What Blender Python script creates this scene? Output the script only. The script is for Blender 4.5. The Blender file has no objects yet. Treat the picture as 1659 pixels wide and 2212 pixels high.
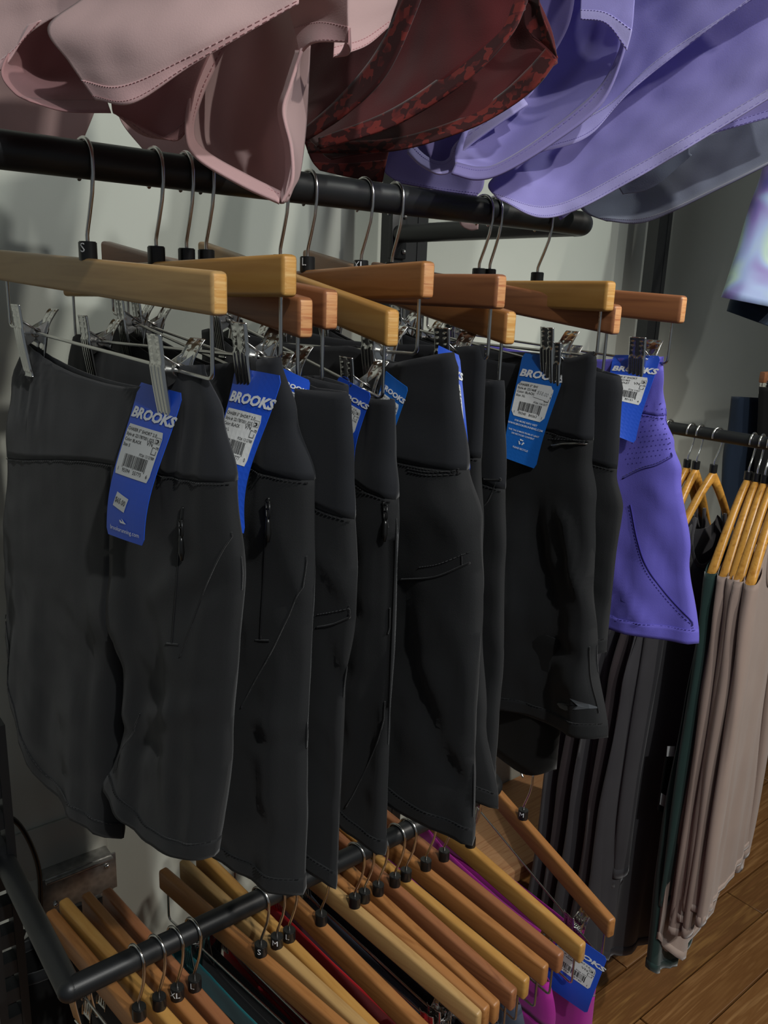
import bpy, bmesh, math, random
from mathutils import Vector, Matrix, noise
random.seed(7)
S = bpy.context.scene
COL = S.collection
# ---------------------------------------------------------------- camera (eye at the world origin, X along the rails, Y to the wall)
FPX = 1780.0; CX, CY = 829.5, 1106.0
def _cam(px, py): return Vector(((px-CX)/FPX, -(py-CY)/FPX, -1.0))
Zc = -_cam(576, 7850).normalized()
Xc = _cam(3136, 725); Xc = (Xc - Zc*Xc.dot(Zc)).normalized()
Yc = Zc.cross(Xc)
R3 = Matrix((Xc, Yc, Zc))
cam_data = bpy.data.cameras.new('camera'); cam = bpy.data.objects.new('camera', cam_data); COL.objects.link(cam)
cam.matrix_world = R3.to_4x4()
cam_data.sensor_fit = 'VERTICAL'; cam_data.sensor_height = 36.0; cam_data.lens = FPX/2212*36.0
cam_data.clip_start = 0.02; cam_data.clip_end = 50
S.camera = cam
# ---------------------------------------------------------------- world, lamps, exposure
S.view_settings.view_transform = 'Standard'; S.view_settings.look = 'None'
S.view_settings.gamma = 1; S.view_settings.use_curve_mapping = False
S.view_settings.exposure = 0.0
w = bpy.data.worlds.new('world'); S.world = w; w.use_nodes = True
w.node_tree.nodes['Background'].inputs[0].default_value = (0.80, 0.90, 1.0, 1)
w.node_tree.nodes['Background'].inputs[1].default_value = 0.12
def spot(name, loc, target, power, col=(1, .96, .88), size=70, blend=.5, rad=.035):
    l = bpy.data.lights.new(name, 'SPOT'); l.energy = power; l.color = col
    l.spot_size = math.radians(size); l.spot_blend = blend; l.shadow_soft_size = rad
    o = bpy.data.objects.new(name, l); COL.objects.link(o); o.location = loc
    o.rotation_euler = (Vector(target)-Vector(loc)).to_track_quat('-Z', 'Y').to_euler()
spot('track_spot', (0.9, -1.5, 1.35), (0.5, .78, -.2), 95, (1, .97, .90), 62)
spot('track_spot', (0.06, -1.35, 1.4), (0.5, .85, -.25), 90, (.97, .98, .96), 62)
spot('track_spot', (2.4, -1.1, 1.4), (1.40, .6, -1.0), 125, (1, .93, .84), 56)
spot('track_spot', (1.7, -.5, 1.45), (1.15, 1.3, .1), 62, (.95, 1, .94), 46)
def area(name, loc, target, power, sx, sy, col=(1, 1, 1)):
    l = bpy.data.lights.new(name, 'AREA'); l.energy = power; l.color = col; l.shape = 'RECTANGLE'; l.size = sx; l.size_y = sy
    o = bpy.data.objects.new(name, l); COL.objects.link(o); o.location = loc
    o.rotation_euler = (Vector(target)-Vector(loc)).to_track_quat('-Z', 'Y').to_euler()
area('shop_ceiling_light', (0.2, -1.6, 1.9), (0.6, .8, -.2), 16, 1.6, 1.2, (.86, .93, 1))

# ---------------------------------------------------------------- helpers
def ray(px, py): return R3 @ _cam(px, py)
def P(px, py, axis, val):
    r = ray(px, py); return r*(val/r[axis])
def D(px, py, d): return ray(px, py)*d
def vec(*a): return Vector(a)
def rgb(h):
    h = h.lstrip('#'); v = [int(h[i:i+2], 16)/255 for i in (0, 2, 4)]
    return tuple(((x/12.92) if x <= .04045 else ((x+.055)/1.055)**2.4) for x in v)+(1,)
def newmat(name, col, rough=.6, metal=0, spec=.5, sheen=0):
    m = bpy.data.materials.new(name); m.use_nodes = True
    b = m.node_tree.nodes['Principled BSDF']
    b.inputs['Base Color'].default_value = col if len(col) == 4 else (*col, 1)
    b.inputs['Roughness'].default_value = rough; b.inputs['Metallic'].default_value = metal
    b.inputs['Specular IOR Level'].default_value = spec
    if sheen:
        b.inputs['Sheen Weight'].default_value = sheen; b.inputs['Sheen Roughness'].default_value = .45
    return m, m.node_tree, b
def N(nt, t, **k):
    n = nt.nodes.new(t)
    for a, v in k.items():
        if a in n.inputs: n.inputs[a].default_value = v
        else: setattr(n, a, v)
    return n
def coords(nt, scale=(1, 1, 1)):
    tc = N(nt, 'ShaderNodeTexCoord'); mp = N(nt, 'ShaderNodeMapping'); mp.inputs['Scale'].default_value = scale
    nt.links.new(tc.outputs['Object'], mp.inputs['Vector']); return mp.outputs['Vector']
def ramp(nt, src, stops):
    r = N(nt, 'ShaderNodeValToRGB'); e = r.color_ramp.elements
    e[0].position, e[0].color = stops[0][0], stops[0][1]
    e[1].position, e[1].color = stops[-1][0], stops[-1][1]
    for p, c in stops[1:-1]:
        x = e.new(p); x.color = c
    nt.links.new(src, r.inputs[0]); return r.outputs[0]
def bump(nt, b, src, strength, dist=.001):
    n = N(nt, 'ShaderNodeBump'); n.inputs['Strength'].default_value = strength; n.inputs['Distance'].default_value = dist
    nt.links.new(src, n.inputs['Height']); nt.links.new(n.outputs[0], b.inputs['Normal'])
def mul(c, f): return tuple(min(1, x*f) for x in c[:3])+(1,)
def fabric(name, col, var=.12, rough=.85, sheen=.25, wscale=900, bmp=.25, spec=.25, thin=0):
    m, nt, b = newmat(name, col, rough, 0, spec, sheen)
    v = coords(nt)
    n1 = N(nt, 'ShaderNodeTexNoise', Scale=9.0, Detail=4.0); nt.links.new(v, n1.inputs['Vector'])
    c = ramp(nt, n1.outputs[0], [(.3, mul(col, 1-var)), (.7, mul(col, 1+var))]); nt.links.new(c, b.inputs['Base Color'])
    n2 = N(nt, 'ShaderNodeTexNoise', Scale=float(wscale), Detail=2.0); nt.links.new(v, n2.inputs['Vector'])
    bump(nt, b, n2.outputs[0], bmp, .0006)
    if thin:
        tr = N(nt, 'ShaderNodeBsdfTranslucent'); nt.links.new(c, tr.inputs['Color'])
        mx = N(nt, 'ShaderNodeMixShader'); mx.inputs[0].default_value = thin
        nt.links.new(b.outputs[0], mx.inputs[1]); nt.links.new(tr.outputs[0], mx.inputs[2]); nt.links.new(mx.outputs[0], nt.nodes['Material Output'].inputs['Surface'])
    return m
def wood(name, c1, c2, c3, axis=1, rough=.38, seed=0.0, gscale=1.0):
    m, nt, b = newmat(name, c1, rough, 0, .45)
    sc = [26.0*gscale]*3; sc[axis] = 1.6*gscale
    v = coords(nt, sc)
    oi = N(nt, 'ShaderNodeObjectInfo'); ad = N(nt, 'ShaderNodeVectorMath'); ad.operation = 'ADD'
    cm = N(nt, 'ShaderNodeVectorMath'); cm.operation = 'SCALE'; cm.inputs['Scale'].default_value = 37.0
    cb = N(nt, 'ShaderNodeCombineXYZ'); nt.links.new(oi.outputs['Random'], cb.inputs[0]); nt.links.new(oi.outputs['Random'], cb.inputs[1]); cb.inputs[2].default_value = seed
    nt.links.new(cb.outputs[0], cm.inputs[0]); nt.links.new(v, ad.inputs[0]); nt.links.new(cm.outputs[0], ad.inputs[1])
    n0 = N(nt, 'ShaderNodeTexNoise', Scale=1.1, Detail=2.0, Distortion=1.2); nt.links.new(ad.outputs[0], n0.inputs['Vector'])
    mt = N(nt, 'ShaderNodeMath'); mt.operation = 'MULTIPLY'; mt.inputs[1].default_value = 9.0; nt.links.new(n0.outputs[0], mt.inputs[0])
    fr = N(nt, 'ShaderNodeMath'); fr.operation = 'PINGPONG'; fr.inputs[1].default_value = 1.0; nt.links.new(mt.outputs[0], fr.inputs[0])
    n2 = N(nt, 'ShaderNodeTexNoise', Scale=6.0, Detail=5.0); nt.links.new(ad.outputs[0], n2.inputs['Vector'])
    mx = N(nt, 'ShaderNodeMath'); mx.operation = 'MULTIPLY_ADD'; mx.inputs[1].default_value = .28
    nt.links.new(fr.outputs[0], mx.inputs[0]); nt.links.new(n2.outputs[0], mx.inputs[2])
    c = ramp(nt, mx.outputs[0], [(.3, c1), (.62, c2), (.95, c3)]); nt.links.new(c, b.inputs['Base Color'])
    bump(nt, b, mx.outputs[0], .08, .0006)
    return m
M = {}
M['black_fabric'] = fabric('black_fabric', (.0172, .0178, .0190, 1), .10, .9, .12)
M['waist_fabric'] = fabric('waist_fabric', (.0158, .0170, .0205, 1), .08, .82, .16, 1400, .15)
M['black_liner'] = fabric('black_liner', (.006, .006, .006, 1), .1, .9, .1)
M['violet_fabric'] = fabric('violet_fabric', (.135, .115, .52, 1), .06, .75, .1)
M['violet_stitch'] = fabric('violet_stitch', (.045, .035, .25, 1))
M['stitch'] = fabric('stitch', (.005, .005, .006, 1), .1, .8)
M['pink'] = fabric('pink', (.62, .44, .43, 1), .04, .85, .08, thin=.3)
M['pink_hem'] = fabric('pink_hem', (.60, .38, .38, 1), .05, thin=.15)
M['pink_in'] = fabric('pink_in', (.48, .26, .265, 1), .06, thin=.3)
M['pink_stitch'] = fabric('pink_stitch', (.38, .17, .18, 1))
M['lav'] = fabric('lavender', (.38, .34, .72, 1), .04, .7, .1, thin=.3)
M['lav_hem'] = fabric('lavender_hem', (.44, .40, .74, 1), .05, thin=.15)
M['lav_dark'] = fabric('lavender_dark', (.29, .25, .54, 1), .06, thin=.3)  # darker lavender: leg insides, a deeper layer, and shade painted on outer cloth
M['lav_stitch'] = fabric('lavender_stitch', (.16, .12, .42, 1))
M['greyl'] = fabric('grey_blue', (.20, .22, .29, 1), .05)
M['greyl_hem'] = fabric('grey_blue_hem', (.15, .15, .23, 1), .05)
M['teal'] = fabric('teal', (.015, .17, .19, 1)); M['red'] = fabric('red', (.55, .012, .018, 1)); M['magenta'] = fabric('magenta', (.36, .018, .26, 1))
M['slate'] = fabric('slate', (.060, .070, .105, 1)); M['maroon'] = fabric('maroon', (.05, .008, .018, 1))
M['beige'] = fabric('beige', (.30, .225, .19, 1), .06, .9, .3); M['beige_hem'] = fabric('beige_hem', (.36, .28, .24, 1), .05)
M['dgreen'] = fabric('dark_green', (.013, .034, .030, 1)); M['dgrey'] = fabric('dark_grey', (.045, .043, .047, 1), .1); M['dbrown'] = fabric('dark_brown', (.032, .024, .026, 1), .1)
M['navy'] = fabric('navy', (.012, .022, .042, 1)); M['mauve'] = fabric('mauve', (.085, .05, .055, 1))
# red camouflage print
m, nt, b = newmat('red_print', (.05, .01, .01), .8, 0, .3, .1); M['redcam'] = m
v = coords(nt); vo = N(nt, 'ShaderNodeTexVoronoi', Scale=120.0); vo.distance = 'CHEBYCHEV'; vo.feature = 'F1'; nt.links.new(v, vo.inputs['Vector'])
n1 = N(nt, 'ShaderNodeTexNoise', Scale=40.0, Detail=3.0); nt.links.new(v, n1.inputs['Vector'])
sx = N(nt, 'ShaderNodeSeparateColor'); nt.links.new(vo.outputs['Color'], sx.inputs[0])
mm = N(nt, 'ShaderNodeMath'); mm.operation = 'MULTIPLY'; nt.links.new(sx.outputs[0], mm.inputs[0]); nt.links.new(n1.outputs[0], mm.inputs[1])
c = ramp(nt, mm.outputs[0], [(.26, (.045, .008, .009, 1)), (.30, (.10, .013, .013, 1)), (.37, (.17, .022, .018, 1))]); nt.links.new(c, b.inputs['Base Color'])
M['redin'] = fabric('red_inner', (.085, .010, .012, 1), .1, .8)
M['redside'] = M['redcam']
# iridescent tie dye
m, nt, b = newmat('tie_dye', (.3, .3, .5), .6, 0, .5, .1); M['tiedye'] = m
v = coords(nt, (1, 1, .7)); n1 = N(nt, 'ShaderNodeTexNoise', Scale=9.0, Detail=1.5, Distortion=.5); nt.links.new(v, n1.inputs['Vector'])
c = ramp(nt, n1.outputs[0], [(.34, rgb('#3f3d86')), (.43, rgb('#7b6ba8')), (.5, rgb('#8fa0c8')), (.57, rgb('#a9c2b4')), (.68, rgb('#6f72b0'))]); nt.links.new(c, b.inputs['Base Color'])
M['blond'] = wood('blond_wood', rgb('#b08c5a'), rgb('#b5925f'), rgb('#a58152'))
M['yellow'] = wood('yellow_wood', rgb('#b98f4f'), rgb('#b48646'), rgb('#a87a3d'))
M['orange'] = wood('orange_wood', rgb('#a06a3c'), rgb('#a37040'), rgb('#8b5a30'))
M['redwood'] = wood('red_wood', rgb('#8d5b3e'), rgb('#94613f'), rgb('#7b4d33'))
M['end'] = wood('end_grain', rgb('#dcae66'), rgb('#c8924c'), rgb('#e3bb7a'), 0, .55, 3.0, 2.2)
M['end_red'] = wood('end_grain_red', rgb('#c58150'), rgb('#d8a06c'), rgb('#a9603a'), 0, .55, 5.0, 2.2)
M['shirt_hanger'] = wood('shirt_hanger_wood', rgb('#c98e3a'), rgb('#d29a45'), rgb('#b47a2c'), 0, .28)
M['ply'] = wood('plywood', rgb('#b98355'), rgb('#c6966a'), rgb('#a87048'), 0, .6)
M['floors'] = [wood('floor_wood_'+n, rgb(a), rgb(b_), rgb(c_), 0, .45, s, .8) for n, a, b_, c_, s in
               (('a', '#8c6338', '#7a5129', '#a2784a', 1.0), ('b', '#94693c', '#84592f', '#aa8050', 5.0), ('c', '#845a33', '#6f4a26', '#98703f', 9.0))]
M['chrome'], nt, b = newmat('chrome', (.74, .73, .70), .16, 1)
M['wire'], nt, b = newmat('wire_metal', (.62, .61, .58), .22, 1)
M['clipdark'], nt, b = newmat('clip_metal', (.70, .69, .66), .26, 1)
M['black_metal'], nt, b = newmat('black_metal', (.011, .012, .013), .42, 0, .5)
v = coords(nt); n1 = N(nt, 'ShaderNodeTexNoise', Scale=700.0); nt.links.new(v, n1.inputs['Vector']); bump(nt, b, n1.outputs[0], .15, .0004)
M['black_plastic'], nt, b = newmat('black_plastic', (.01, .01, .01), .28)
M['galv'], nt, b = newmat('galvanised', (.42, .42, .41), .35, .9)
v = coords(nt); n1 = N(nt, 'ShaderNodeTexVoronoi', Scale=90.0); nt.links.new(v, n1.inputs['Vector'])
c = ramp(nt, n1.outputs['Distance'], [(0, (.30, .30, .29, 1)), (1, (.5, .5, .49, 1))]); nt.links.new(c, b.inputs['Base Color'])
M['blue'], nt, b = newmat('tag_blue', rgb('#2355cf'), .42)
M['blue2'], nt, b = newmat('tag_blue_deep', rgb('#1a64bb'), .42)
M['paper'], nt, b = newmat('paper', (.72, .73, .72), .7)
M['ink'], nt, b = newmat('ink', (.02, .02, .02), .7)
M['white_ink'], nt, b = newmat('white_ink', (.82, .84, .86), .6)
M['faded'], nt, b = newmat('faded_ink', (.42, .43, .43), .7)
M['reflect'], nt, b = newmat('reflective_print', (.10, .11, .12), .45)
M['wall'], nt, b = newmat('wall_paint', (.47, .49, .43), .85)
v = coords(nt); n1 = N(nt, 'ShaderNodeTexNoise', Scale=2.0, Detail=6.0); nt.links.new(v, n1.inputs['Vector'])
c = ramp(nt, n1.outputs[0], [(.3, (.43, .45, .395, 1)), (.7, (.50, .515, .46, 1))]); nt.links.new(c, b.inputs['Base Color'])
n2 = N(nt, 'ShaderNodeTexNoise', Scale=220.0); nt.links.new(v, n2.inputs['Vector']); bump(nt, b, n2.outputs[0], .12, .0006)
M['base'], nt, b = newmat('base_paint', (.36, .36, .32), .6)
M['dark_void'], nt, b = newmat('under_floor', (.012, .009, .006), .9)

def link(o, parent=None, mat=None, smooth=None):
    COL.objects.link(o)
    if parent is not None:
        o.parent = parent
        o.matrix_parent_inverse = Matrix.Identity(4)
    return o
def meshobj(name, verts, faces, mat, parent=None, smooth=True, thick=0, off=-1, subsurf=0):
    me = bpy.data.meshes.new(name); me.from_pydata([tuple(v) for v in verts], [], faces); me.validate(); me.update()
    if smooth: me.polygons.foreach_set('use_smooth', [True]*len(me.polygons))
    me.materials.append(mat if not isinstance(mat, str) else M[mat])
    o = bpy.data.objects.new(name, me); link(o, parent)
    if thick:
        s = o.modifiers.new('thickness', 'SOLIDIFY'); s.thickness = thick; s.offset = off
    return o
def bmobj(name, bm, mat, parent=None, smooth=False, angle=None):
    me = bpy.data.meshes.new(name); bm.normal_update(); bm.to_mesh(me); bm.free()
    me.materials.append(mat if not isinstance(mat, str) else M[mat])
    if smooth:
        me.polygons.foreach_set('use_smooth', [True]*len(me.polygons))
        if angle: me.set_sharp_from_angle(angle=math.radians(angle))
    o = bpy.data.objects.new(name, me); link(o, parent); return o
def add_box(bm, c, s, rot=None):
    mat = Matrix.Translation(Vector(c)) @ (rot.to_4x4() if rot is not None else Matrix.Identity(4)) @ Matrix.Diagonal((*s, 1))
    return bmesh.ops.create_cube(bm, size=1, matrix=mat)['verts']
def boxobj(name, c, s, mat, parent=None, bev=0, rot=None, seg=2):
    bm = bmesh.new(); add_box(bm, c, s, rot)
    if bev: bmesh.ops.bevel(bm, geom=bm.edges[:], offset=bev, segments=seg, profile=.5, affect='EDGES', clamp_overlap=True)
    return bmobj(name, bm, mat, parent, bool(bev), 40)
def add_tube(bm, pts, r, n=8, cap=True, radii=None):
    pts = [Vector(p) for p in pts]; rings = []
    t0 = (pts[1]-pts[0]).normalized()
    ref = Vector((0, 0, 1)) if abs(t0.z) < .9 else Vector((1, 0, 0))
    nrm = t0.cross(ref).normalized()
    for i, p in enumerate(pts):
        t = (pts[min(i+1, len(pts)-1)]-pts[max(i-1, 0)]).normalized()
        nrm = (nrm - t*nrm.dot(t)).normalized(); bn = t.cross(nrm)
        rr = radii[i] if radii else r
        rings.append([bm.verts.new(p+(nrm*math.cos(a)+bn*math.sin(a))*rr) for a in [2*math.pi*k/n for k in range(n)]])
    for a, b_ in zip(rings, rings[1:]):
        for k in range(n): bm.faces.new((a[k], a[(k+1) % n], b_[(k+1) % n], b_[k]))
    if cap:
        bm.faces.new(rings[0][::-1]); bm.faces.new(rings[-1])
def tubeobj(name, pts, r, mat, parent=None, n=8):
    bm = bmesh.new(); add_tube(bm, pts, r, n); bmesh.ops.recalc_face_normals(bm, faces=bm.faces[:])
    return bmobj(name, bm, mat, parent, True, 50)
def arc(c, r, a0, a1, n, f):
    return [f(c[0]+r*math.cos(math.radians(a0+(a1-a0)*i/n)), c[1]+r*math.sin(math.radians(a0+(a1-a0)*i/n))) for i in range(n+1)]
def tag_props(o, label=None, cat=None, group=None, kind=None):
    if label: o['label'] = label
    if cat: o['category'] = cat
    if group: o['group'] = group
    if kind: o['kind'] = kind
    return o
def empty(name, loc, label, cat, group=None, rot=None):
    o = bpy.data.objects.new(name, None); COL.objects.link(o); o.location = loc; o.empty_display_size = .02
    if rot is not None: o.rotation_euler = rot
    return tag_props(o, label, cat, group)
def crom(a, b, c, d, t):
    return .5*((2*b)+(c-a)*t+(2*a-5*b+4*c-d)*t*t+(3*b-a-3*c+d)*t*t*t)
def cinterp(pts, s):           # catmull-rom through list of Vectors, s in 0..1
    n = len(pts)-1; x = min(max(s*n, 0), n-1e-6); i = int(x); t = x-i
    g = lambda k: pts[k] if 0 <= k <= n else (pts[0]*2-pts[1] if k < 0 else pts[n]*2-pts[n-1])
    return crom(g(i-1), g(i), g(i+1), g(i+2), t)
def kinterp(keys, z):          # piecewise smooth keys [(z, val)...], z decreasing or increasing
    ks = sorted(keys)
    if z <= ks[0][0]: return ks[0][1]
    if z >= ks[-1][0]: return ks[-1][1]
    for (a, va), (b, vb) in zip(ks, ks[1:]):
        if a <= z <= b:
            t = (z-a)/(b-a); t = t*t*(3-2*t); return va+(vb-va)*t

# ---------------------------------------------------------------- the setting
FZ = -1.62; WY = 1.36
def struct(o): o['kind'] = 'structure'; return o
fl = struct(boxobj('floor', (1.2, .2, FZ-.03), (6.4, 5.0, .02), 'dark_void'))
bi = 0
y = -2.2; pw = .108
while y < WY:
    x = -1.9 + random.uniform(0, .8); xs = [-2.0]
    while x < 4.2: xs.append(x); x += random.uniform(1.3, 2.4)
    xs.append(4.3)
    for a, b_ in zip(xs, xs[1:]):
        inview = b_ > .8 and y > -.2
        o = boxobj('plank', ((a+b_)/2, y+pw/2, FZ-.01-random.uniform(0, .0012)), (b_-a-.003, pw-.0035, .02), M['floors'][random.randrange(3)], fl, .0015, seg=1)
    y += pw
struct(boxobj('wall_back', (1.2, WY+.05, .3), (6.4, .1, 3.9), 'wall'))
struct(boxobj('wall_right', (3.05, .2, .3), (.1, 3.0, 3.9), 'wall'))
struct(boxobj('ceiling', (1.2, .2, 2.3), (6.4, 5.0, .08), 'wall'))
struct(boxobj('baseboard_back', (1.2, WY-.008, FZ+.06), (6.3, .014, .11), 'base', None, .003))

# ---------------------------------------------------------------- display rack frames
RY = .78; RZ = .105; RR = .016; LZ = -.751; LR = .0133; RX = .972
PY = 1.215
def frame_rack(name, label, x0, x1, z, r, yb, corner_left):
    root = empty(name, (x1, RY, z), label, 'rack')
    inv = Vector((x1, RY, z))
    rad = .022
    def bend(cx, s):      # corner at x=cx toward +y ; s=+1 right corner
        c = Vector((cx - s*rad, RY+rad, z))
        return [c+Vector((s*math.sin(a)*rad, -math.cos(a)*rad, 0)) for a in [math.pi/2*i/8 for i in range(9)]]
    pr = bend(x1, 1)
    tubeobj('hang_rail', [p-inv for p in ([Vector((x0, RY, z))]+pr)], r, 'black_metal', root, 28)
    tubeobj('arm', [p-inv for p in (pr[-1], Vector((x1, yb, z)))], r*.97, 'black_metal', root, 24)
    boxobj('bracket', Vector((x1, yb+.006, z))-inv, (.034, .012, .085), 'black_metal', root, .002)
    for dz in (-.03, .03):
        bm = bmesh.new(); bmesh.ops.create_uvsphere(bm, u_segments=12, v_segments=8, radius=.0045, matrix=Matrix.Translation(Vector((x1+.010, yb-.001, z+dz))-inv)); bmobj('screw', bm, 'galv', root, True)
    if corner_left:
        # mitred elbow on the left, arm running back to the post
        tubeobj('arm', [p-inv for p in (Vector((x0, RY, z)), Vector((x0, yb, z)))], r*1.0, 'black_metal', root, 24)
        bm = bmesh.new(); bmesh.ops.create_uvsphere(bm, u_segments=24, v_segments=16, radius=r*1.02, matrix=Matrix.Translation(Vector((x0, RY, z))-inv)); bmobj('elbow_joint', bm, 'black_metal', root, True)
    return root
up = frame_rack('hanging_rack', 'thick black tubular hanging rail carrying the black shorts on wooden hangers', -.06, RX, RZ, RR, PY-.02, False)
tubeobj('arm', [Vector((-.06, RY, RZ))-up.location, Vector((-.06, PY-.02, RZ))-up.location], RR, 'black_metal', up, 24)
tubeobj('hang_rail', [Vector((-.4, RY, RZ))-up.location, Vector((-.06, RY, RZ))-up.location], RR, 'black_metal', up, 24)
lo = frame_rack('hanging_rack', 'lower black tubular rail with mitred corner under the black shorts', .209, .885, LZ, LR, 1.28, True)

def post(name, x, y, wdt, z0, z1, label, slots=True, dep=.03):
    root = empty(name, (x, y, z0), label, 'post')
    inv = Vector((x, y, z0))
    bm = bmesh.new()
    add_box(bm, Vector((x-wdt*.36, y, (z0+z1)/2))-inv, (wdt*.28, dep, z1-z0)); add_box(bm, Vector((x+wdt*.36, y, (z0+z1)/2))-inv, (wdt*.28, dep, z1-z0))
    bmobj('side_rail', bm, 'black_metal', root)
    if slots:
        bm = bmesh.new(); z = z0+.01
        while z < z1-.02:
            add_box(bm, Vector((x, y, z))-inv, (wdt*.44, dep*.8, .022)); z += .046
        bmobj('slot_bridge', bm, 'black_metal', root)['kind'] = 'stuff'
    else:
        boxobj('web', Vector((x, y, (z0+z1)/2))-inv, (wdt*.44, dep*.9, z1-z0), 'black_metal', root)
    return root
post('rack_post', 1.000, PY, .085, FZ, .9, 'wide black upright post at the far end of the thick rail', False)
post('rack_post', P(1416, 570, 1, PY+.02)[0], PY+.02, .052, FZ, .85, 'black upright post behind the purple shorts and hanger', False, .03)
post('rack_post', .209, 1.31, .03, FZ, .9, 'black upright holding the lower rail at the left edge', False, .03)
sx_ = P(15, 2050, 1, 1.05)
post('slotted_standard', sx_[0], 1.05, .040, FZ, -.55, 'black slotted steel standard in the bottom left corner')

# ---------------------------------------------------------------- trouser hangers
HL = .22
def hook_pts(r, stem):
    f = lambda u, z: Vector((0, -u, z))
    R_ = r+.0022
    p = arc((0, 0), R_, 238, 0, 20, f)
    p += [f(R_*.99, -.012), f(R_*.80, -.028), f(R_*.42, -.045), f(R_*.10, -.058), f(0, -.063), f(0, stem)]
    return p
_cache = {}
def clip_parts(sgn):
    """metal clip, pinching along x, spring axis along y; origin at the spring. returns dict name->bmesh"""
    W = .0115
    def plate(s):
        prof = [(.0165, .028), (.0155, .021), (.0145, .010), (.0135, .0), (.0120, -.012), (.0098, -.026), (.0070, -.043), (.0078, -.046)]
        if s > 0: prof = [(.0260, .024), (.0225, .020), (.0160, .010), (.0120, 0), (.0098, -.012), (.0075, -.026), (.0055, -.043), (.0062, -.046)]
        vs = []; fs = []
        ncol = 17
        pts = [Vector((a, 0, b_)) for a, b_ in prof]
        nr = 40
        for i in range(nr):
            q = cinterp(pts, i/(nr-1)); z = q.z; x = q.x
            ww = W*(1-.10*max(0, (-z-.0)/.044))
            for k in range(ncol):
                t = k/(ncol-1); yv = (t*2-1)*ww
                d = 0
                if z < .004 and z > -.040:
                    d = .0013*abs(math.sin(t*math.pi*4))
                elif z > .0045:
                    cx_ = math.cos((t-.5)*math.pi*4); d = .0015*max(0, -cx_)*max(0, math.sin(((z-.004)/.0055)*2*math.pi))
                edge = max(0, abs(t*2-1)-.86)*.012
                vs.append(Vector((s*(x+d-edge), yv, z)))
        for i in range(nr-1):
            for k in range(ncol-1):
                a = i*ncol+k; fs.append((a, a+1, a+ncol+1, a+ncol))
        return vs, fs
    return plate(-1), plate(1)
def build_clip(parent, loc, swing=0.0):
    c = bpy.data.objects.new('clip', None); c.empty_display_size = .01; link(c, parent); c.location = loc; c.rotation_euler = (swing, 0, 0)
    if 'pl' not in _cache:
        (va, fa), (vb, fb) = clip_parts(1)
        o1 = meshobj('jaw_plate', va, fa, 'chrome', c, True, .0008, 0); o2 = meshobj('jaw_plate', vb, fb, 'chrome', c, True, .0008, 0)
        # side cheeks + spring coil
        bm = bmesh.new()
        for s in (-1, 1):
            for yy in (-.0088, .0088):
                pv = [(s*.0145, .012), (s*.0110, -.014), (s*.0035, -.010), (-s*.0008, -.004), (-s*.0008, .003), (s*.004, .006)]
                a = [bm.verts.new((x, yy-.0004, z)) for x, z in pv]; b_ = [bm.verts.new((x, yy+.0004, z)) for x, z in pv]
                bm.faces.new(a); bm.faces.new(b_[::-1])
                for k in range(6): bm.faces.new((a[k], b_[k], b_[(k+1) % 6], a[(k+1) % 6]))
        bmesh.ops.recalc_face_normals(bm, faces=bm.faces[:])
        o3 = bmobj('cheek_plate', bm, 'chrome', c)
        bm = bmesh.new()
        sp = [Vector((math.cos(a)*.0046, -.0115+.023*a/(2*math.pi*7), math.sin(a)*.0046)) for a in [i*math.pi/6 for i in range(85)]]
        sp = [Vector((-.014, sp[0].y, .012))]+sp+[Vector((.016, sp[-1].y, .012))]
        add_tube(bm, sp, .0008, 6)
        o4 = bmobj('spring', bm, 'wire', c, True)
        _cache['pl'] = [o1, o2, o3, o4]
    else:
        for o in _cache['pl']:
            n = o.copy(); link(n, c); n.parent = c
    return c
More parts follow.
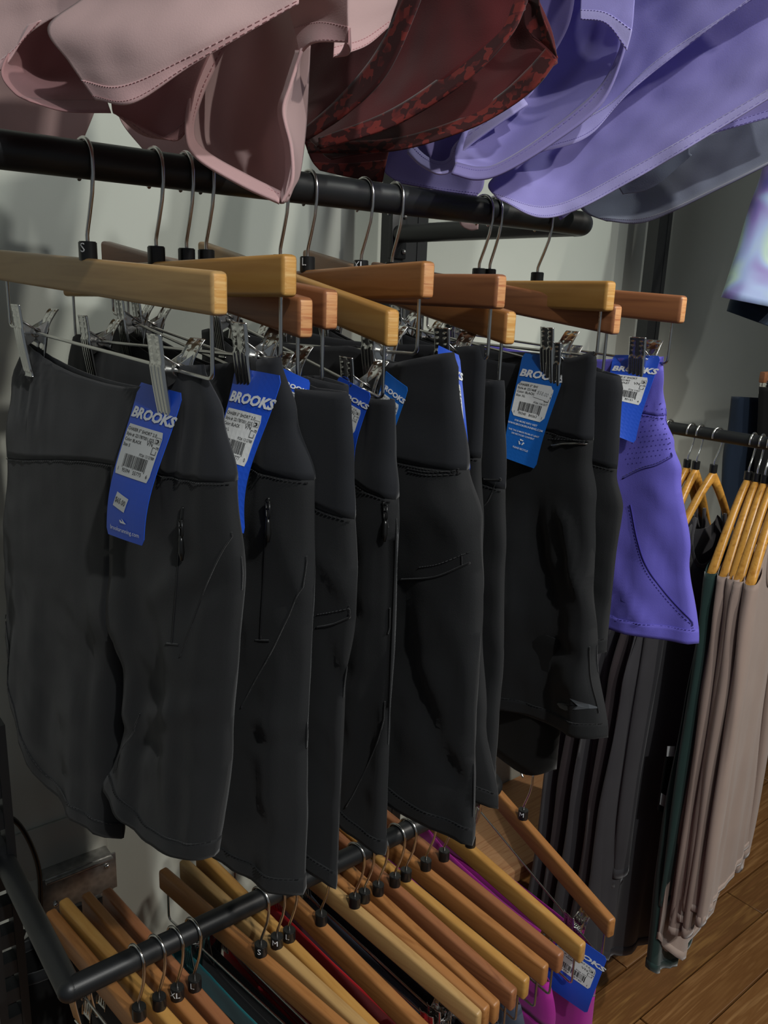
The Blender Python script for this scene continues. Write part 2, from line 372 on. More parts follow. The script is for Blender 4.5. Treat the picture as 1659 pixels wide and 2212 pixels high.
def trouser_hanger(loc, yaw, tilt, wmat, endmat, label, group, size=None, rr=RR, clips=(.145, -.145), simple=False, barh=.032, drop=.099):
    root = empty('clip_hanger', loc, label, 'hanger', group, (0, 0, math.radians(yaw)))
    tl = math.radians(tilt)
    def T(v): return Vector((v[0], v[1]*math.cos(tl)+0, v[2]-v[1]*math.sin(tl))) # near end is -y; positive tilt lifts it
    tubeobj('hook', hook_pts(rr, -.074), .0019, 'wire', root, 8)
    cp = boxobj if False else None
    bm = bmesh.new(); bmesh.ops.create_cone(bm, segments=20, radius1=.0080, radius2=.0080, depth=.017, cap_ends=True, matrix=Matrix.Translation((0, 0, -.0770)) @ Matrix.Diagonal((1.0, 1.12, 1, 1)))
    bmesh.ops.bevel(bm, geom=[e for e in bm.edges if abs(e.verts[0].co.z-e.verts[1].co.z) < .001], offset=.0008, segments=2, affect='EDGES')
    capo = bmobj('size_cap', bm, 'black_plastic', root, True, 40)
    if size:
        t = textmesh(size, .0115, bold=.0)
        # letter on the face toward -x / -y
        for vtx in t[0]:
            pass
        ang = math.radians(-150)
        vs = []
        for p in t[0]:
            a = ang + p.x/.0085
            vs.append((math.cos(a)*.00825, math.sin(a)*.0092, -.0745+p.y))
        meshobj('size_letter', vs, t[1], 'white_ink', capo, False)
    # bar
    bm = bmesh.new(); add_box(bm, (0, 0, 0), (.0145, HL*2-.002, barh))
    bmesh.ops.bevel(bm, geom=bm.edges[:], offset=.0040, segments=3, profile=.5, affect='EDGES')
    for v in bm.verts: v.co = T((v.co.x, v.co.y, v.co.z)) + Vector((0, 0, -drop))
    me_o = bmobj('bar', bm, wmat, root, True, 35)
    me_o.data.materials.append(M[endmat])
    for p in me_o.data.polygons:
        if abs(p.normal.y) > .75: p.material_index = 1
    # wire suspension + rod
    zr = -.163; pts = []
    f = lambda u, z: T((0, -u, 0))+Vector((0, 0, z))
    yw = .206
    pts = [f(yw, -drop-.010), f(yw, zr+.008)]+[f(yw-.006+.006*math.cos(a), zr+.006-.006*math.sin(a)) for a in [math.pi/2*i/5 for i in range(1, 6)]]
    pts += [f(-x, y_) for x, y_ in []]
    left = [f(-yw, -drop-.010), f(-yw, zr+.008)]+[f(-(yw-.006+.006*math.cos(a)), zr+.006-.006*math.sin(a)) for a in [math.pi/2*i/5 for i in range(1, 6)]]
    tubeobj('rod', pts+left[::-1], .0017, 'wire', root, 8)
    for u in clips:
        build_clip(root, f(u, zr), 0)
    return root

# ---------------------------------------------------------------- lettering
def textmesh(txt, size, bold=0.0, shear=0.0, align='CENTER', sx=1.0):
    cu = bpy.data.curves.new('t', 'FONT'); cu.body = txt; cu.size = size; cu.align_x = align; cu.align_y = 'CENTER'
    cu.offset = bold*size; cu.shear = shear; cu.resolution_u = 2
    o = bpy.data.objects.new('t', cu); COL.objects.link(o)
    me = bpy.data.meshes.new_from_object(o, depsgraph=None)
    vs = [Vector((v.co.x*sx, v.co.y, 0)) for v in me.vertices]; fs = [tuple(p.vertices) for p in me.polygons]
    bpy.data.objects.remove(o); bpy.data.curves.remove(cu); bpy.data.meshes.remove(me)
    return vs, fs
def rnd(x0, y0, x1, y1, r, n=4):
    out = []
    for cx_, cy_, a0 in ((x1-r, y1-r, 0), (x0+r, y1-r, 90), (x0+r, y0+r, 180), (x1-r, y0+r, 270)):
        for i in range(n+1):
            a = math.radians(a0+90*i/n); out.append(Vector((cx_+r*math.cos(a), cy_+r*math.sin(a), 0)))
    return out
SW = [(-1, .35), (-.62, .62), (-.1, .42), (.25, .20), (-.25, .85), (-.5, 1.15), (.35, .55), (1.15, -.05), (1.2, -.2), (.2, -.35), (-.55, -.38), (-.85, -.1)]
SWOOSH = [(-1.0, .28), (-.92, .36), (-.72, .34), (-.30, .14), (.12, .03), (-.02, .22), (-.42, .78), (.10, .50), (.55, .12), (1.0, -.12), (1.06, -.24), (.55, -.29), (-.10, -.30), (-.55, -.33), (-.85, -.10)]
def hang_tag(c4, spec, label, bend=.006, mat='blue', twist=0.0):
    """c4: world corners TL TR BR BL. local sheet coords a in 0..1 across, b in 0..1 down; size in tag units (width 1 = 50 mm, height 1.95)"""
    TL, TR, BR, BL = [Vector(c) for c in c4]
    nrm = (TR-TL).cross(BL-TL).normalized()
    if nrm.dot(TL) > 0: nrm = -nrm      # faces the shop floor, where the shopper stands
    H = 3.05; Wd = 1.0
    org = (TL+TR)/2
    root = empty('hang_tag', org, label, 'tag', 'blue cardboard hang tags')
    def mp(x, y, h=0):
        a = x/Wd+.5; b_ = -y/H
        p = TL.lerp(TR, a).lerp(BL.lerp(BR, a), b_)
        bc = min(max(b_, 0), 1); bow = math.sin(math.pi*min(max(a, 0), 1))*.2+math.sin(math.pi*bc**1.6)
        return p + nrm*(bend*bow + h + twist*(a-.5)*b_*b_) - org
    def put(name, polys_v, polys_f, m, h, thick=0):
        o = meshobj(name, [mp(v.x, v.y, h) for v in polys_v], polys_f, m, root, False, thick, 0); return o
    def sheet(name, x0, y0, x1, y1, r, m, h, thick=0, rot=0):
        # gridded rounded rect (clipped grid) so it follows the bend
        nx, ny = 8, max(4, int(abs(y1-y0)*8)); vs = []; fs = []
        cxm, cym = (x0+x1)/2, (y0+y1)/2
        for j in range(ny+1):
            t = j/ny; yy = y0+(y1-y0)*t
            dy = min(abs(yy-y0), abs(y1-yy)); ins = r-math.sqrt(max(0, r*r-(r-dy)**2)) if dy < r else 0
            for i in range(nx+1):
                xx = x0+ins+(x1-x0-2*ins)*i/nx
                if rot:
                    dx_, dy_ = xx-cxm, yy-cym; xr = cxm+dx_*math.cos(rot)-dy_*math.sin(rot); yr = cym+dx_*math.sin(rot)+dy_*math.cos(rot)
                else: xr, yr = xx, yy
                vs.append(Vector((xr, yr, 0)))
        for j in range(ny):
            for i in range(nx): a = j*(nx+1)+i; fs.append((a, a+1, a+nx+2, a+nx+1))
        return put(name, vs, fs, m, h, thick)
    sheet('card', -.5, 0, .5, -H, .05, mat, 0, .0006)
    def txt(s, x, y, size, m='ink', bold=0, shear=0, align='LEFT', sx=1.0, rot=0, name='lettering', h=.0010):
        v, f_ = textmesh(s, size, bold, shear, align, sx)
        cr, sr = math.cos(rot), math.sin(rot)
        v = [Vector((p.x*cr-p.y*sr+x, p.x*sr+p.y*cr+y, 0)) for p in v]
        put(name, v, f_, m, h)
    if spec.get('brand', True): txt(spec.get('brandtext', 'BROOKS'), 0.03, -.57, .275, 'white_ink', .045, .22, 'CENTER', .92)
    if spec.get('label', True):
        L0, L1 = -.80, -1.80
        sheet('paper_label', -.46, L0, .40, L1, spec.get('lr', .03), 'paper', .0007)
        lines = spec['lines']
        for i, s in enumerate(lines): txt(s, -.43, -.89-i*.105, .088, 'ink', .008, 0, 'LEFT', .82)
        if spec.get('vn', True):
            txt('VN', .12, -1.07, .13, 'ink', .0, 0, 'LEFT', .8)
            fr = [(.29, -.84), (.39, -.94)]
            bm_v = []; bm_f = []
            def quad(x0, y0, x1, y1):
                k = len(bm_v); bm_v.extend([Vector((x0, y0-.09, 0)), Vector((x1, y0-.09, 0)), Vector((x1, y1-.09, 0)), Vector((x0, y1-.09, 0))]); bm_f.append((k, k+1, k+2, k+3))
            for (x0, y0, x1, y1) in ((.28, -.82, .39, -.826), (.28, -.94, .39, -.946), (.28, -.82, .286, -.94), (.384, -.82, .39, -.94), (.30, -.86, .35, -.88), (.33, -.88, .36, -.92), (.30, -.915, .34, -.93),
                                     (.27, -1.02, .28, -1.16), (.27, -1.15, .37, -1.16), (.36, -1.08, .37, -1.16), (.27, -1.02, .33, -1.03), (.34, -1.0, .39, -1.012), (.38, -1.0, .392, -1.05), (.34, -1.03, .365, -1.042)): quad(x0, y0, x1, y1)
            put('care_symbol', bm_v, bm_f, 'ink', .0010)
            txt(spec['po'], .04, -1.32, .078, 'ink', .004, 0, 'LEFT', .75)
        # barcode
        rs = random.Random(spec.get('seed', 1)); bv = []; bf = []; x = -.30; k = 0
        while x < .26:
            ww = rs.choice((.006, .006, .012, .018)); y1 = -1.645 if (k < 2 or x > .24 or abs(x+.02) < .015) else -1.615
            a = len(bv); bv.extend([Vector((x, -1.37, 0)), Vector((x+ww, -1.37, 0)), Vector((x+ww, y1, 0)), Vector((x, y1, 0))]); bf.append((a, a+1, a+2, a+3))
            x += ww+rs.choice((.006, .009, .014)); k += 1
        put('barcode', bv, bf, 'ink', .0010)
        d = spec['digits']
        txt(d[0], -.38, -1.69, .105, align='CENTER', sx=.8); txt(d[1], -.165, -1.69, .105, align='CENTER', sx=.8)
        txt(d[2], .115, -1.69, .105, align='CENTER', sx=.8); txt(d[3], .335, -1.69, .105, align='CENTER', sx=.8)
    if spec.get('price'):
        sheet('price_sticker', -.30, -2.17, .03, -2.47, .0, 'paper', .0007, 0, math.radians(-14))
        txt(spec['price'], -.135, -2.31, .150, 'ink', 0, 0, 'CENTER', .68, math.radians(-10), h=.0011)
    if spec.get('site'):
        v = [Vector((x*.085, y*.085, 0)) for x, y in SWOOSH]
        v = [Vector((p.x-.02, p.y-2.70, 0)) for p in v]
        put('logo', v, [tuple(range(len(v)))], 'white_ink', .0010)
        txt('brooksrunning.com', 0.02, -2.87, .125, 'white_ink', .006, 0, 'CENTER', .78)
    if spec.get('recycle'):
        for s, yy, sz in (('FOR MORE INFO VISIT', -1.92, .075), ('WWW.BROOKSRUNNING.COM', -2.02, .08), ('THIS TAG IS MADE FROM AT LEAST', -2.20, .066), ('50% RECYCLED CONTENT', -2.29, .066), ('PLEASE RECYCLE', -2.66, .072)):
            txt(s, -.02, yy, sz, 'white_ink', .012, .15, 'CENTER', .82)
        bv = []; bf = []
        for q in range(3):
            a0 = math.radians(90+120*q); cx_, cy_ = -.02, -2.47
            for (r0, r1, da0, da1) in ((.05, .085, -42, 20), (.035, .10, 20, 48)):
                k = len(bv); A0, A1 = a0+math.radians(da0), a0+math.radians(da1)
                rr1 = r1 if r0 > .04 else (r0+r1)/2; rr0 = r0 if r0 > .04 else (r0+r1)/2
                bv.extend([Vector((cx_+r0*math.cos(A0), cy_+r0*math.sin(A0), 0)), Vector((cx_+r1*math.cos(A0), cy_+r1*math.sin(A0), 0)),
                           Vector((cx_+rr1*math.cos(A1), cy_+rr1*math.sin(A1), 0)), Vector((cx_+rr0*math.cos(A1)*.999, cy_+rr0*math.sin(A1)*.999, 0))]); bf.append((k, k+1, k+2, k+3))
        put('recycling_symbol', bv, bf, 'white_ink', .0010)
    if spec.get('faded'):
        sheet('price_sticker', .02, -.86, .38, -1.20, .0, 'paper', .0012, 0, math.radians(-8))
        txt(spec['faded'], .20, -1.04, .14, 'faded', 0, 0, 'CENTER', .7, math.radians(-8), h=.0016)
    return root

# ---------------------------------------------------------------- shorts
def nz(x, y, z, s=0): return noise.noise(Vector((x+s*3.1, y+s*7.7, z-s*1.3)))
class Shorts:
    def __init__(g, X, yaw, tilt, label, near, Z=RZ, mat='black_fabric', waist='waist_fabric', far=None, top=(-.170, .026), seam=-.265,
                 hem=(-.605, -.685, -.700), b=((-.17, .0035), (-.20, .006), (-.25, .014), (-.42, .022), (-.6, .028)), xo=((-.17, 0), (-.6, 0)), seed=0, crotch=-.42,
                 fold=.006, nearpx=True, res=1.0, name='running_shorts', group='black running shorts clipped on the thick upper rail', cat='shorts', stitch='stitch', gather=0, hemh=.018, farhem=None, leginner=None, skew=0, um=0, hempx=None, seamslope=None, creases=(), toppx=None, flare=.008):
        g.tp = None; g.flare = flare
        g.um = um; g.sslope = seamslope; g.cr = []
        g.X, g.yaw, g.tilt, g.seed, g.crotch, g.fold, g.gather = X, math.radians(yaw), math.radians(tilt), seed, crotch, fold, gather
        g.C = Vector((X, RY, Z)); g.dir = Vector((math.sin(g.yaw), -math.cos(g.yaw), 0)); g.nrm = Vector((math.cos(g.yaw), math.sin(g.yaw), 0))
        g.bk = b; g.xk = xo; g.top = top; g.seamz = seam; g.hemk = hem; g.fhem = farhem or hem; g.st = M[stitch] if isinstance(stitch, str) else stitch
        g.skew = skew; g.leginner = leginner
        if nearpx:
            g.near = []
            for px, py in near:
                q = g.plane_px(px, py, 0); g.near.append((q[1], q[0]))
        else: g.near = near
        g.far = far or [(z, u*1.02) for z, u in g.near]
        g.root = empty(name, g.C, label, cat, group, (0, 0, g.yaw))
        if hempx:
            hz = []
            for px, py in hempx:
                zz = g.plane_px(px, py, 0)[1]
                for _ in range(4): zz = g.plane_px(px, py, kinterp(b, zz)*(-.85 if px != hempx[0][0] else -.2)+kinterp(xo, zz))[1]
                hz.append(zz)
            g.hemk = tuple(hz); g.fhem = farhem or g.hemk
        if toppx: g.tp = [g.plane_px(a_, b_, -.006) for a_, b_ in toppx]
        for amp, wd, pts in creases:
            g.cr.append((amp, wd, [g.plane_px(a_, b_, -kinterp(b, -.4)*.7) for a_, b_ in pts]))
        nS = int(26*res); nR = int(56*res)
        g.wband = g.shell('waistband', waist, nS, max(8, int(16*res)), 'w')
        g.body = g.shell('leg_fabric', mat, nS, nR, 'b')
        g.hemo = g.shell('hem', mat, nS, 4, 'h', hemh)
        if res > .5:
            for side in (1, -1):
                g.stitch_row(side, lambda u: g.zseam(u)-.003, 0)
                g.stitch_row(side, lambda u: g.zhem(u, side)+hemh, 1, side)
    def plane_px(g, px, py, x):
        r = ray(px, py); n = g.nrm; t = n.dot(g.C+n*x)/n.dot(r); p = r*t-g.C
        return p.dot(g.dir), p.z
    def ztop(g, u):
        if g.tp:
            (ua, za), (ub, zb) = g.tp; base = g.ztop0(ua)
            if u >= ua: return za+(zb-za)*min(1.25, (u-ua)/(ub-ua))
            t = max(0, 1-(ua-u)/.09); t = t*t*(3-2*t); return g.ztop0(u)+(za-base)*t
        return g.ztop0(u)
    def ztop0(g, u):
        q = u/.19; return g.top[0] + g.tiltz(u) - g.top[1]*(1-min(1, q*q)) - (.05*(abs(q)-1)**1 if abs(q) > 1 else 0)
    def tiltz(g, u): return u*math.tan(-g.tilt)*-1*.8
    def zseam(g, u): return g.seamz + (g.sslope*u if g.sslope is not None else g.tiltz(u)) + .004*math.cos(u*14)
    def un(g, side, z): return kinterp(g.near if side > 0 else g.far, z)
    def hemz_s(g, s, side=1):
        o, m_, i = g.hemk if side > 0 else g.fhem
        # inner at s=0 , mid s=.5, outer s=1
        if s < .5: t = s/.5; return i+(m_-i)*t
        t = (s-.5)/.5; t = t*t*.6+t*.4; return m_+(o-m_)*t
    def zhem(g, u, side): return g.hemz_s(min(1, abs(u)/max(.05, g.un(side, -.55))), side)
    def uat(g, side, s, z): return g.um+(side*g.un(side, z)-g.um)*s
    def shape(g, s, z):
        o = max(0, 1-abs(s)**3.2)**(1/2.2)
        k = min(1, max(0, (g.crotch-z)/.05)); k = k*k*(3-2*k)
        i = (1-(1-min(1, s*1.0))**4)**(1/2.0)
        return o*((1-k)+k*i), k
    def pos(g, side, s, fr, z, off=0):
        uo = g.un(side, z); sh, k = g.shape(s, z)
        ui = k*.003
        inn = side*ui + g.um + (kinterp(g.leginner, z) if g.leginner and side > 0 else 0)
        u = inn+(side*uo-inn)*s
        b = kinterp(g.bk, z)
        if side > 0 and g.flare and z > -.40:
            q_ = min(1, max(0, (u-.165)/.045)); b += g.flare*q_*q_*(3-2*q_)*min(1, (z+.40)/.1)
        depth = min(1, max(0, (-z-.19)/.30))
        f = g.fold*depth*(1.6*nz(u*13, z*1.6, 0, g.seed)+.9*nz(u*30, z*3+2, 1, g.seed))*min(1, sh*1.6)
        f += .0034*nz(u*9+z*6, z*20-u*10, 3, g.seed+1)*min(1, sh*2)*(.25+depth) + .0016*nz(u*30+z*18, z*34-u*20, 5, g.seed+2)*min(1, sh*2)*(.3+depth)
        # creases radiating from the clips
        cl = math.exp(-((abs(u)-.145)/.05)**2)*math.exp(-((z+.23)/.05)**2)
        f += -.002*cl*math.cos((abs(u)-.145)*220)
        if g.gather: 
            if z > g.seamz-.01: f += g.gather*math.sin(u*420)
            elif z > g.seamz-.05: f += g.gather*math.sin(u*420)*max(0, 1+(z-g.seamz+.01)/.04)*.8
        for amp, wd, pl_ in g.cr:
            if abs(u-pl_[0][0]) > .3: continue
            best = 9; bt = 0; n_ = len(pl_)-1
            for i_ in range(n_):
                (x0, y0), (x1, y1) = pl_[i_], pl_[i_+1]; dx, dy = x1-x0, y1-y0
                tt = min(1, max(0, ((u-x0)*dx+(z-y0)*dy)/(dx*dx+dy*dy))); dd = (u-x0-dx*tt)**2+(z-y0-dy*tt)**2
                if dd < best: best = dd; bt = (i_+tt)/n_
            q_ = math.sqrt(best)/wd
            if q_ < 3: f -= amp*math.exp(-q_*q_)*math.sin(math.pi*min(1, max(0, bt*.86+.07)))*(1 if fr else 0)
        bb = b*sh + off
        x = kinterp(g.xk, z) + g.skew*(u*max(0, -z-.25))
        if fr: x = x - bb + f*(1 if fr else 1)
        else: x = x + bb + f*.6
        return Vector((x, -u, z))
    def rows(g, side, s, kind, t, hemh=.018):
        # first guess of u uses the edge at the row
        u = g.uat(side, s, -.25); ut = g.uat(side, s, g.top[0]-.004)
        zt, zs = g.ztop(ut), g.zseam(u)
        zh = g.hemz_s(s, side)
        if kind == 'w': return zt+(zs-.001-zt)*t
        if kind == 'b': return zs+(zh-zs)*t
        return zh+hemh*(1-t)
    def shell(g, name, mat, nS, nR, kind, hemh=.018):
        vs = []; fs = []; off = {'w': .0006, 'b': 0, 'h': .0009}[kind]
        for side in (1, -1):
            base = len(vs); cols = []
            for fr in (1, 0):
                for j in range(nS+1):
                    t = j/nS; s = t if fr else 1-t
                    s = math.sin(s*math.pi/2)**1.0*.35+s*.65
                    if fr and j == nS: s = 1
                    cols.append((s, fr))
            nc = len(cols)
            for i in range(nR+1):
                t = i/nR
                for s, fr in cols:
                    z = g.rows(side, s, kind, t, hemh)
                    vs.append(g.pos(side, s, fr, z, off if s < .999 else off*.2))
            for i in range(nR):
                for j in range(nc-1):
                    a = base+i*nc+j
                    q = (a, a+1, a+nc+1, a+nc)
                    fs.append(q if side < 0 else q[::-1])
        me = bpy.data.meshes.new(name); me.from_pydata([tuple(v) for v in vs], [], fs)
        bm = bmesh.new(); bm.from_mesh(me); bmesh.ops.remove_doubles(bm, verts=bm.verts, dist=.00012); bm.to_mesh(me); bm.free()
        me.polygons.foreach_set('use_smooth', [True]*len(me.polygons)); me.materials.append(M[mat] if isinstance(mat, str) else mat)
        o = bpy.data.objects.new(name, me); link(o, g.root)
        sm = o.modifiers.new('thickness', 'SOLIDIFY'); sm.thickness = .0010; sm.offset = 0
        return o
    def stitch_row(g, side, zf, hem, sd=1):
        bm = bmesh.new(); L = g.un(side, -.3 if not hem else -.55); n = int(L/.0042)
        for i in range(n):
            s0, s1 = (i+.15)/n, (i+.75)/n
            pts = []
            for s in (s0, s1):
                u = g.uat(side, s, -.25); z = zf(u) if not hem else g.hemz_s(s, side)+.0175
                pts.append(g.pos(side, s, 1, z, .0013))
            if (pts[1]-pts[0]).length > .0005: add_tube(bm, pts, .00055, 3)
        o = bmobj('stitching', bm, g.st, g.root); o['kind'] = 'stuff'; return o
    def at(g, px, py, off=.001):
        x = 0; 
        for _ in range(6):
            u, z = g.plane_px(px, py, x); side = 1 if u >= 0 else -1
            side = 1 if u >= g.um else -1; inn = g.um + (kinterp(g.leginner, z) if g.leginner and side > 0 else 0); uo = g.un(side, z); s = max(0, min(.99, (u-inn)/(side*uo-inn)))
            p = g.pos(side, s, 1, z, off); x = p.x
        return p
    def line(g, name, pts, r=.0007, dash=0, mat=None, off=.0008, n=26):
        P3 = [Vector((a, b, 0)) for a, b in pts]; sm = [cinterp(P3, i/n) for i in range(n+1)] if len(P3) > 2 else [P3[0].lerp(P3[1], i/n) for i in range(n+1)]
        q = [g.at(p.x, p.y, off) for p in sm]
        bm = bmesh.new()
        if dash:
            L = sum((a-b).length for a, b in zip(q, q[1:])); m_ = max(4, int(L/.0042))
            for i in range(m_):
                a = cinterp(q, (i+.1)/m_); b = cinterp(q, (i+.7)/m_)
                if (a-b).length > .0003: add_tube(bm, [a, b], r, 3)
        else: add_tube(bm, q, r, 6)
        o = bmobj(name, bm, mat or g.st, g.root, not dash)
        if dash: o['kind'] = 'stuff'
        return o
    def zipper(g, top, bottom, pull):
        g.line('zip_slit', [top, bottom], .0009, 0, M['stitch'], .0004)
        g.line('zip_teeth', [top, (top[0]*.75+bottom[0]*.25, top[1]*.75+bottom[1]*.25)], .0014, 0, M['black_plastic'], .0008)
        t = g.at(*pull, .003); bm = bmesh.new()
        for s in (-1, 1): add_tube(bm, [t+Vector((-.0004, s*.0025, .010)), t+Vector((0, s*.0025, -.002)), t+Vector((0, s*.0008, -.004))], .0007, 6)
        add_tube(bm, [t+Vector((0, -.0025, .004)), t+Vector((0, .0025, .004))], .0007, 6); add_tube(bm, [t+Vector((0, -.0025, .010)), t+Vector((0, .0025, .010))], .0009, 6)
        o = bmobj('zip_slider', bm, 'black_plastic', g.root, True)
        bm = bmesh.new(); add_tube(bm, [t+Vector((0, 0, -.003)), t+Vector((0, 0, -.008)), t+Vector((0, 0, -.017)), t+Vector((0, 0, -.024))], .002, 8, True, [.001, .0022, .0026, .0012])
        bmobj('zip_pull', bm, 'black_plastic', o, True)

# hanger and shorts rows on the thick rail: rail x from hook pixel, yaw, tilt
HX = dict(H1=(.272, 5.1, -2.6), H2=(.337, 3.6, 1.4), H3=(.368, -.4, -7.0), H4=(.389, .3, -5.2), H5=(.474, -4.7, -9.0), H6=(.508, -4.2, 2.0),
          H7=(.580, .8, .1), H8=(.625, -5.8, -8.8), H9=(.766, .2, -6.2), H10=(.785, -8.6, .2), H11=(.876, 3.5, -2.8))
hinfo = dict(
 H1=('blond', 'end', 'S', 'pale blond wooden clip hanger nearest the front of the thick rail, cap marked S'),
 H2=('yellow', 'end', '', 'yellow wooden clip hanger second from the front on the thick rail, end tilted up'),
 H3=('redwood', 'end_red', '', 'brown wooden clip hanger with chipped end hanging low below the yellow one'),
 H4=('redwood', 'end_red', '', 'reddish wooden clip hanger with scuffed end between the brown and blond ones'),
 H5=('yellow', 'end', '', 'light wooden clip hanger sloping down steeply in front of the wavy grained one'),
 H6=('orange', 'end_red', 'L', 'orange wooden clip hanger with curved growth rings on its end, cap marked L'),
 H7=('redwood', 'end_red', 'XL', 'brown wooden clip hanger with worn pinkish end, cap marked XL'),
 H8=('orange', 'end', '', 'dark orange wooden clip hanger sloping below the worn pinkish ended one'),
 H9=('redwood', 'end_red', '', 'red wooden clip hanger half hidden below the tan one near the rail end'),
 H10=('yellow', 'end', '', 'tan wooden clip hanger with yellow end above the white labelled tag'),
 H11=('redwood', 'end_red', '', 'brown wooden clip hanger last on the thick rail, holding the purple shorts'))
GU = 'wooden clip hangers on the thick upper rail'
for k, (X, yw, tl) in HX.items():
    wm, em, sz, lb = hinfo[k]
    cu_ = dict(H2=.168, H3=.150, H5=.166, H7=.155, H10=.138, H11=.172).get(k, .145)
    trouser_hanger((X, RY, RZ), yw, tl, wm, em, lb, GU, sz or None, clips=(cu_, -.145))

K = {}
K['G1'] = Shorts(*HX['H1'], 'black shorts at the front of the rail, zip pocket and curved hem, size S tag', [(430, 790), (470, 900), (500, 1040), (519, 1250), (512, 1400), (500, 1600), (482, 1890)], toppx=[(380, 792), (428, 790)], flare=.006, seed=1,
   far=[(-.17, .185), (-.22, .225), (-.30, .25), (-.42, .275), (-.62, .280)], hempx=[(490, 1890), (350, 1868), (195, 1690)], farhem=(-.53, -.675, -.66), um=.045, leginner=((-.42, 0), (-.52, .0), (-.66, -.055)), top=(-.172, .020), seam=-.272, seamslope=.13, creases=[(.004, .010, [(250, 1530), (300, 1545), (400, 1535), (495, 1505)]), (-.004, .008, [(285, 1600), (330, 1606), (380, 1618)]), (.004, .012, [(320, 1310), (360, 1270), (430, 1230)]), (-.004, .010, [(400, 1300), (430, 1290), (480, 1240)]), (.003, .012, [(480, 1700), (440, 1780), (400, 1840)])],
   xo=((-.17, .004), (-.3, .002), (-.45, -.002), (-.7, -.016)), b=((-.17, .004), (-.20, .0065), (-.26, .012), (-.42, .018), (-.62, .024)))
K['G2'] = Shorts(*HX['H2'], 'black shorts second on the rail, long zip slit and size L tag', [(606, 768), (640, 900), (680, 1040), (683, 1250), (676, 1500), (665, 1960)], toppx=[(575, 776), (604, 768)], seed=2, b=((-.17, .0035), (-.20, .006), (-.24, .013), (-.42, .018), (-.62, .022)), xo=((-.17, 0), (-.5, -.006)), hempx=[(665, 1955), (600, 1982), (520, 1880)], top=(-.157, .022), seam=-.248, creases=[(.004, .010, [(600, 1110), (640, 1250), (660, 1320)]), (-.003, .009, [(530, 1560), (600, 1600), (660, 1590)]), (.003, .01, [(540, 1300), (560, 1400), (530, 1480)])])
K['G3'] = Shorts(*HX['H3'], 'black shorts with open folded waist top and a slanted pocket hem, third on the rail', [(749, 848), (758, 870), (764, 1000), (766, 1110), (771, 1250), (768, 1330), (742, 1500), (725, 1925)], toppx=[(640, 838), (748, 850)], flare=.007, seed=3, b=((-.17, .0035), (-.20, .006), (-.30, .011), (-.62, .013)), hempx=[(722, 1925), (700, 1932), (660, 1925)], top=(-.172, .018), seam=-.241, fold=.004, creases=[(.004, .01, [(690, 1180), (735, 1260), (740, 1300)]), (-.004, .008, [(700, 1380), (712, 1450), (705, 1500)])])
K['G3b'] = Shorts(*HX['H4'], 'black shorts squeezed behind the open waist pair, only the waist roll showing', [(752, 838), (752, 900), (755, 1000), (750, 1200), (745, 1500), (730, 1850)], toppx=[(660, 812), (752, 838)], flare=.006, seed=4, b=((-.17, .0035), (-.20, .006), (-.30, .010), (-.62, .014)), hem=(-.62, -.655, -.65), top=(-.162, .018), seam=-.265, fold=.004)
K['G4'] = Shorts(*HX['H5'], 'black shorts with a short zip and rolled waist end, below the sloping light hanger', [(849, 862), (851, 880), (850, 980), (855, 1060), (856, 1150), (850, 1300), (842, 1500), (831, 1850)], toppx=[(790, 858), (850, 866)], flare=.008, seed=5, b=((-.17, .004), (-.20, .0065), (-.30, .015), (-.62, .017)), hempx=[(830, 1855), (780, 1832), (728, 1760)], top=(-.178, .015), seam=-.248, fold=.006, creases=[(.005, .01, [(800, 1130), (790, 1350), (760, 1600)]), (-.004, .01, [(830, 1150), (820, 1400), (800, 1600)])])
K['G5'] = Shorts(*HX['H6'], 'wide black shorts with zigzag waist seam and slanted pocket hem, mid rail', [(980, 762), (990, 800), (1008, 1010), (1040, 1130), (1045, 1300), (1035, 1500), (1025, 1845)], toppx=[(850, 783), (984, 758)], flare=.010, seed=6, b=((-.17, .0045), (-.20, .007), (-.25, .018), (-.62, .024)), hempx=[(1025, 1843), (940, 1838), (835, 1755)], top=(-.148, .014), seam=-.252, xo=((-.17, 0), (-.6, -.004)), creases=[(-.007, .014, [(880, 1280), (900, 1450), (950, 1620), (990, 1720)]), (.005, .014, [(930, 1060), (980, 1130), (1010, 1180)]), (.004, .012, [(960, 1300), (1000, 1450), (1010, 1600)])])
K['G6'] = Shorts(*HX['H7'], 'narrow strip of black shorts just behind the wide pair, square hem corner', [(1045, 745), (1050, 780), (1040, 985), (1044, 1150), (1042, 1350), (1050, 1550), (1075, 1752)], toppx=[(1000, 748), (1048, 744)], seed=7, b=((-.17, .004), (-.20, .0065), (-.62, .018)), hempx=[(1074, 1752), (1040, 1750), (1010, 1745)], top=(-.145, .014), seam=-.255)
K['G7'] = Shorts(*HX['H8'], 'narrow black shorts with smooth waistband and piped seam, left of the white label tag', [(1088, 822), (1089, 860), (1092, 1035), (1092, 1200), (1085, 1450), (1065, 1700)], toppx=[(1045, 822), (1089, 823)], seed=8, b=((-.17, .0045), (-.20, .007), (-.62, .020)), hempx=[(1062, 1700), (1040, 1700), (1010, 1690)], top=(-.166, .012), seam=-.258)
K['G9'] = Shorts(*HX['H9'], 'black shorts between the size XL pair and the purple shorts', [(1340, 812), (1345, 840), (1332, 1020), (1345, 1100), (1330, 1200), (1305, 1440)], toppx=[(1290, 802), (1340, 815)], seed=9, b=((-.17, .004), (-.20, .0065), (-.62, .016)), hem=(-.50, -.54, -.57), top=(-.165, .012), seam=-.258, fold=.004)
